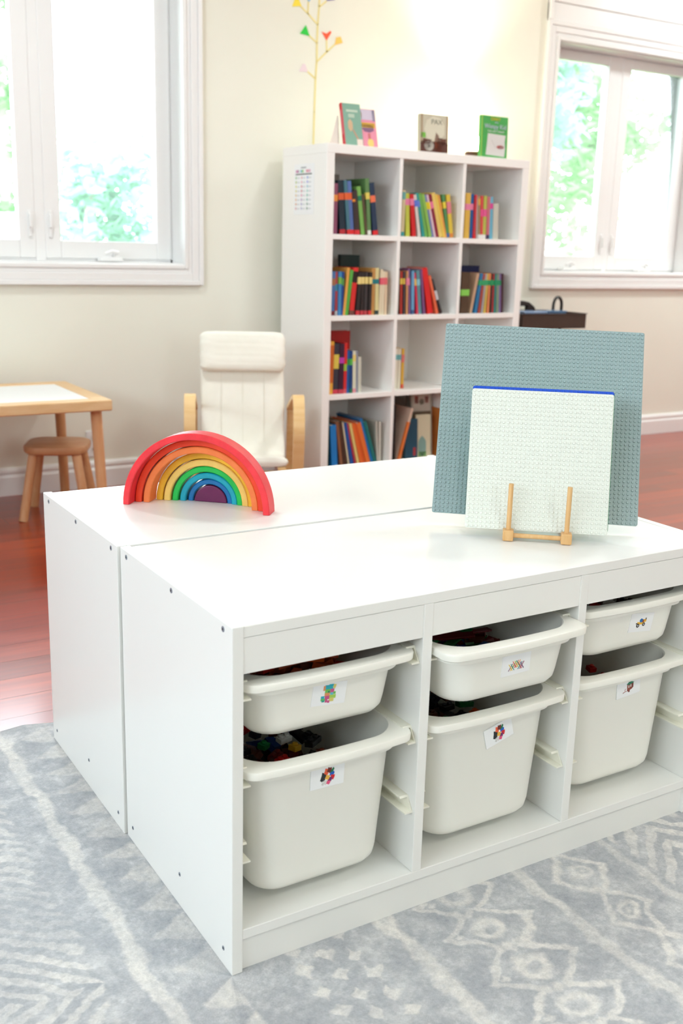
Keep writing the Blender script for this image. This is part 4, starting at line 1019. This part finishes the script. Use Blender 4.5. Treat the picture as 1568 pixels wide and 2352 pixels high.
side = [(.26, .012), (.10, .012), (-.08, .012), (-.160, .028), (-.188, .09), (-.212, .20), (-.238, .30), (-.250, .372), (-.236, .43), (-.208, .478), (-.172, .496), (-.10, .482), (.05, .440), (.20, .395)]
for sx in (-1, 1):
    ribbon(side, sx * .2115, .044, .017).build('side_frame', BIRCH, ac, smooth=True)
    ribbon([(.255, .02), (.225, .2), (.20, .37), (.197, .385)], sx * .2115, .04, .016).build('rear_upright', BIRCH, ac, smooth=True)
for y, z in ((-.20, .11), (.18, .10)): MB().box(-.19, .19, y - .008, y + .008, z - .022, z + .022).build('cross_rail', BIRCH, ac, bevel=.003)
seatp = [(-.185, .235), (-.12, .228), (0, .205), (.07, .215), (.115, .27), (.15, .36), (.19, .50), (.225, .62), (.245, .70)]
for sx in (-1, 1): ribbon([(y + .028 if z > .24 else y, z - .026 if z < .30 else z - .012) for y, z in seatp[:-1]], sx * .150, .032, .012).build('seat_frame', BIRCH, ac, smooth=True)
def pad(path, w, thick, seedn, wob, n=40, pw=2.6, rnd_=.035, pinch=.045):
    """soft cushion swept along path (y,z); rounded cross-section with slight wrinkles"""
    b = MB(); P = catmull([(0, y, z) for y, z in path], 7); m = len(P); R = []; rn = random.Random(seedn)
    ph = [rn.uniform(0, 6.28) for _ in range(8)]
    for i, p in enumerate(P):
        t = (P[min(i + 1, m - 1)] - P[max(i - 1, 0)]).normalized(); nn = Vector((0, -t.z, t.y))
        e = i / (m - 1); end = min(1, min(e, 1 - e) / rnd_); kw = 1 - pinch * (1 - end) ** 2; kt = .35 + .65 * math.sqrt(max(0, 1 - (1 - end) ** 2))
        ring = []
        for j in range(n):
            a = 2 * PI * j / n; c, s_ = math.cos(a), math.sin(a)
            x = (abs(c) ** (2 / 7.0)) * math.copysign(1, c) * w / 2 * kw; d = (abs(s_) ** (2 / pw)) * math.copysign(1, s_) * thick / 2 * kt
            d += wob * math.sin(x * 46 + e * 19 + ph[0]) * math.sin(e * 31 + ph[1] + x * 13) * (1 if abs(s_) > .3 else 0)
            x += wob * .8 * math.sin(e * 26 + ph[2])
            q = p + nn * d; ring.append((x, q.y, q.z))
        R.append(ring)
    return b.rings(R)
cu = pad(seatp, .352, .040, 4, .0016).build('cushion', CLOTH, ac, smooth=True)
# front hem roll and seams are parts of the cushion; the head pillow is folded over the top
pp_ = [(.170, .555), (.176, .60), (.196, .665), (.218, .712)]
pl = pad(pp_, .360, .066, 9, .0020, 48, 2.2, .22, .10).build('head_pillow', CLOTH, ac, smooth=True)
for x in (-.09, 0, .09):
    r = ribbon([(y - .0205 if z > .25 else y, z + (.0195 if z < .25 else .006)) for y, z in seatp[1:-1]], x, .0014, .001).build('seam', mat('seam_thread', S(234, 231, 218, .9), .8), cu)

# ================================================================ CART, OUTLET, WALL DECAL
CX0, CX1, CY0, CY1 = 3.00, 3.44, 2.90, 3.20
ct = empty('utility_cart', (3.22, 3.05, ZF), 0, 'dark brown metal trolley tray with loop handle, under the far window', 'cart')
TRAY = mat('dark_brown_metal', S(62, 44, 36), .4, .5)
def tray(z0, z1):
    b = MB(); x0, x1, y0, y1 = CX0 - 3.22, CX1 - 3.22, CY0 - 3.05, CY1 - 3.05
    b.box(x0, x1, y0, y0 + .004, z0, z1).box(x0, x1, y1 - .004, y1, z0, z1).box(x0, x0 + .004, y0, y1, z0, z1).box(x1 - .004, x1, y0, y1, z0, z1).box(x0, x1, y0, y1, z0, z0 + .004)
    b.box(x0 - .004, x1 + .004, y0 - .005, y0 + .004, z1 - .004, z1).box(x0 - .004, x1 + .004, y1 - .004, y1 + .005, z1 - .004, z1)
    return b.build('tray', TRAY, ct, bevel=.001)
for z in (.12, .40, .690): tray(z, z + .078)
for sx in (-1, 1):
    x = sx * .150
    pts = [(x, -.043, .05), (x, -.043, .80)] + [(x, -.043 * math.cos(a), .80 + .043 * math.sin(a)) for a in [PI * i / 10 for i in range(1, 10)]] + [(x, .043, .80), (x, .043, .05)]
    # the loop stands across the tray's end
    b = MB(); b.tube([(x + (p[1]), p[1] * .35, p[2]) for p in pts], .0085, 10); b.build('handle_loop', BLACK, ct, smooth=True)
for sx in (-1, 1):
    for sy in (-1, 1): MB().cyl((sx * .18 - .008, sy * .11, .03), (sx * .18 + .008, sy * .11, .03), .03, seg=18).build('wheel', BLACK, ct, smooth=True); MB().box(sx * .18 - .012, sx * .18 + .012, sy * .11 - .004, sy * .11 + .004, .03, .121).build('caster_fork', BLACK, ct)
hb = MB(); arch = [(.0, .0), (.028, .0), (.028, .07), (.05, .10), (.18, .10), (.185, .0), (.27, .0), (.255, .055), (.225, .098), (.19, .120), (.15, .127), (.03, .127), (.008, .115), (0, .09)]
hb.prism(arch, 0, .03)
hb = hb.build('handled_caddy', mat('black_plastic', S(40, 30, 30), .3), bevel=.005); hb.location = (3.02, 3.09, .694 + ZF + .001)
tag(hb, 'black plastic caddy with arched handle standing in the dark trolley tray', 'caddy')
for (x0, x1, y0, y1, h, c, nm) in ((3.05, 3.20, 2.94, 3.05, .080, (150, 176, 216), 'pale blue'), (3.215, 3.335, 2.94, 3.03, .083, (96, 130, 168), 'grey blue')):
    q = MB().box(x0, x1, y0, y1, .696 + ZF, .696 + ZF + h - .008).build('plastic_box', cmat(*c, .25), bevel=.006)
    MB().box(x0 - .003, x1 + .003, y0 - .003, y1 + .003, .696 + ZF + h - .008, .696 + ZF + h).build('lid', cmat(*c, .2), q, bevel=.002)
    tag(q, '%s shiny plastic box lying in the dark trolley tray' % nm, 'box')

ol = empty('wall_outlet', (.878, WY, .190), 0, 'white wall outlet low on the back wall, between the table legs', 'outlet')
b = MB(); b.box(-.036, .036, -.006, 0, -.059, .059); b.build('cover_plate', TRIM, ol, bevel=.003)
for z in (-.026, .026):
    b = MB(); b.rings([[(x, -.0075 if k else -.006, zz_ + z) for x, zz_, _ in rrect(.034, .030, .012, 5)] for k in (0, 1)]); s_ = b.build('socket', mat('socket_face', S(232, 230, 226, .9), .4), ol)
    b = MB(); b.box(-.0085, -.0062, -.0079, -.0072, z - .004, z + .007).box(.0062, .0085, -.0079, -.0072, z - .003, z + .006).cyl((0, -.0072, z - .009), (0, -.0079, z - .009), .0026, seg=10); b.build('slots', DARKHOLE, s_)

dcl = empty('wall_decal', (1.98, WY, 1.9), 0, 'thin yellow branching flower stem decal on the wall left of the lamp', 'decal')
STEM = cmat(236, 222, 150, .6, .95)
def strip(pts, w=.0075, d=.002):
    b = MB()
    for (x0, z0), (x1, z1) in zip(pts[:-1], pts[1:]):
        L = math.hypot(x1 - x0, z1 - z0); nx, nz = -(z1 - z0) / L * w / 2, (x1 - x0) / L * w / 2
        ex, ez = (x1 - x0) / L * w * .3, (z1 - z0) / L * w * .3
        b.prism([(x0 - nx - ex - 1.98, z0 - nz - ez - 1.9), (x1 - nx + ex - 1.98, z1 - nz + ez - 1.9), (x1 + nx + ex - 1.98, z1 + nz + ez - 1.9), (x0 + nx - ex - 1.98, z0 + nz - ez - 1.9)], -d, 0)
    return b
strip([(1.972, 1.50), (1.974, 1.671), (1.977, 1.817), (1.982, 1.888), (1.981, 1.969), (1.983, 2.046), (1.989, 2.124), (1.991, 2.20), (1.994, 2.32)]).build('stem', STEM, dcl)
for L in ([(1.983, 2.046), (1.931, 2.086), (1.893, 2.112)], [(1.931, 2.086), (1.933, 2.135)], [(1.988, 2.119), (2.025, 2.149)], [(1.98, 1.969), (1.939, 1.995)], [(1.98, 1.886), (2.037, 1.939), (2.079, 1.975)], [(2.034, 1.936), (2.032, 1.985)], [(1.976, 1.815), (1.933, 1.843)]):
    strip(L, .0065, .0018).build('branch', STEM, dcl)
for nm, c, P in (('yellow', (246, 222, 70), [(1.850, 2.105), (1.897, 2.112), (1.882, 2.140), (1.865, 2.140)]), ('green', (30, 204, 66), [(1.892, 1.998), (1.941, 1.993), (1.921, 2.036)]),
                 ('red', (255, 92, 54), [(2.031, 1.985), (2.056, 2.022), (2.049, 2.027), (2.031, 2.013), (2.005, 2.018)]), ('orange', (248, 202, 100), [(2.076, 1.970), (2.117, 1.984), (2.106, 2.009), (2.083, 2.003)]),
                 ('pink', (236, 216, 224), [(1.890, 1.838), (1.935, 1.840), (1.921, 1.872), (1.909, 1.872)]), ('blue', (140, 186, 222), [(1.935, 2.133), (1.956, 2.165), (1.912, 2.165)]), ('purple', (120, 104, 170), [(2.025, 2.151), (2.070, 2.160), (2.056, 2.190)])):
    b = MB(); b.prism([(x - 1.98, z - 1.9) for x, z in P], -.003, 0); o = b.build('flower', cmat(*c, .6, .95), dcl); o['label'] = nm + ' paper-like flower'

# ================================================================ OUTDOORS
gr = MB().box(-14, 18, WY + .26, 24, -.5, -.4).build('lawn', mat('grass', S(150, 176, 120), .9)); gr['kind'] = 'structure'
def leaf_mat(n, c, c2):
    m = mat(n, S(*c), .6, .3, grain=((3, 3, 3), S(*c2), 0)); nt = m.node_tree; bs = nt.nodes['Principled BSDF']
    tr = nt.nodes.new('ShaderNodeBsdfTranslucent'); mx = nt.nodes.new('ShaderNodeMixShader'); mx.inputs[0].default_value = .5
    nt.links.new(bs.inputs['Base Color'].links[0].from_socket, tr.inputs['Color'])
    nt.links.new(bs.outputs[0], mx.inputs[1]); nt.links.new(tr.outputs[0], mx.inputs[2]); nt.links.new(mx.outputs[0], nt.nodes['Material Output'].inputs[0])
    return m
LEAFM = [leaf_mat('leaves_fresh', (124, 172, 112), (136, 182, 122)), leaf_mat('leaves_cool', (132, 174, 156), (146, 184, 164))]
BARK = mat('bark', S(176, 166, 160), .9)
def tree(x, y, h, r, n, seed, mi, label, low=.25):
    t = empty('garden_tree', (x, y, -.4), 0, label, 'tree')
    rn = random.Random(seed); b = MB()
    cl = [(rn.uniform(-r, r) * .62, rn.uniform(-r, r) * .62, h * rn.uniform(low, .98), r * rn.uniform(.3, .5)) for _ in range(16)]
    for i in range(n):
        cx, cy, cz, cr = cl[i % len(cl)]
        v = Vector((rn.gauss(0, 1), rn.gauss(0, 1), rn.gauss(0, 1))).normalized() * cr * rn.uniform(.5, 1.0)
        M = Matrix.Translation(Vector((cx, cy, cz)) + v) @ Euler((rn.uniform(-.9, .9), rn.uniform(-.9, .9), rn.uniform(0, 6.28))).to_matrix().to_4x4()
        s = rn.uniform(.06, .13) * max(1, h / 4)
        b.add([(-s, 0, 0), (0, -s * .5, .012), (s, 0, 0), (0, s * .5, .012)], [(0, 1, 2, 3)], None, M)
    b.build('crown', LEAFM[mi], t, fix=False)
    MB().cyl((0, 0, 0), (.06, .03, h * .7), .12, .05, 12).build('trunk', BARK, t, smooth=True)
tree(3.35, 14.5, 5.2, 1.0, 2600, 1, 0, 'leafy green tree outside the left window, seen through its left pane', .1)
tree(2.75, 9.0, 2.9, .9, 1500, 2, 1, 'paler tree outside the left window, seen through its right pane', .15)
tree(7.0, 8.2, 4.4, 1.25, 3000, 3, 1, 'bluish green tree outside the far window, seen through its left pane', .1)
tree(9.55, 9.6, 4.2, 1.1, 2600, 4, 0, 'fresh green tree outside the far window, seen through its right pane', .3)
fn = empty('garden_fence', (6, 12.5, -.4), 0, 'white board fence far outside beyond the garden trees', 'fence')
q = MB()
for i in range(60): q.box(-12 + i * .4, -12 + i * .4 + .385, 0, .03, .05, 1.75)
q.build('boards', mat('fence_white', S(240, 234, 240), .7), fn)
MB().box(-12, 12, .03, .07, .3, .4).build('rail', mat('fence_white', S(240, 234, 240), .7), fn)
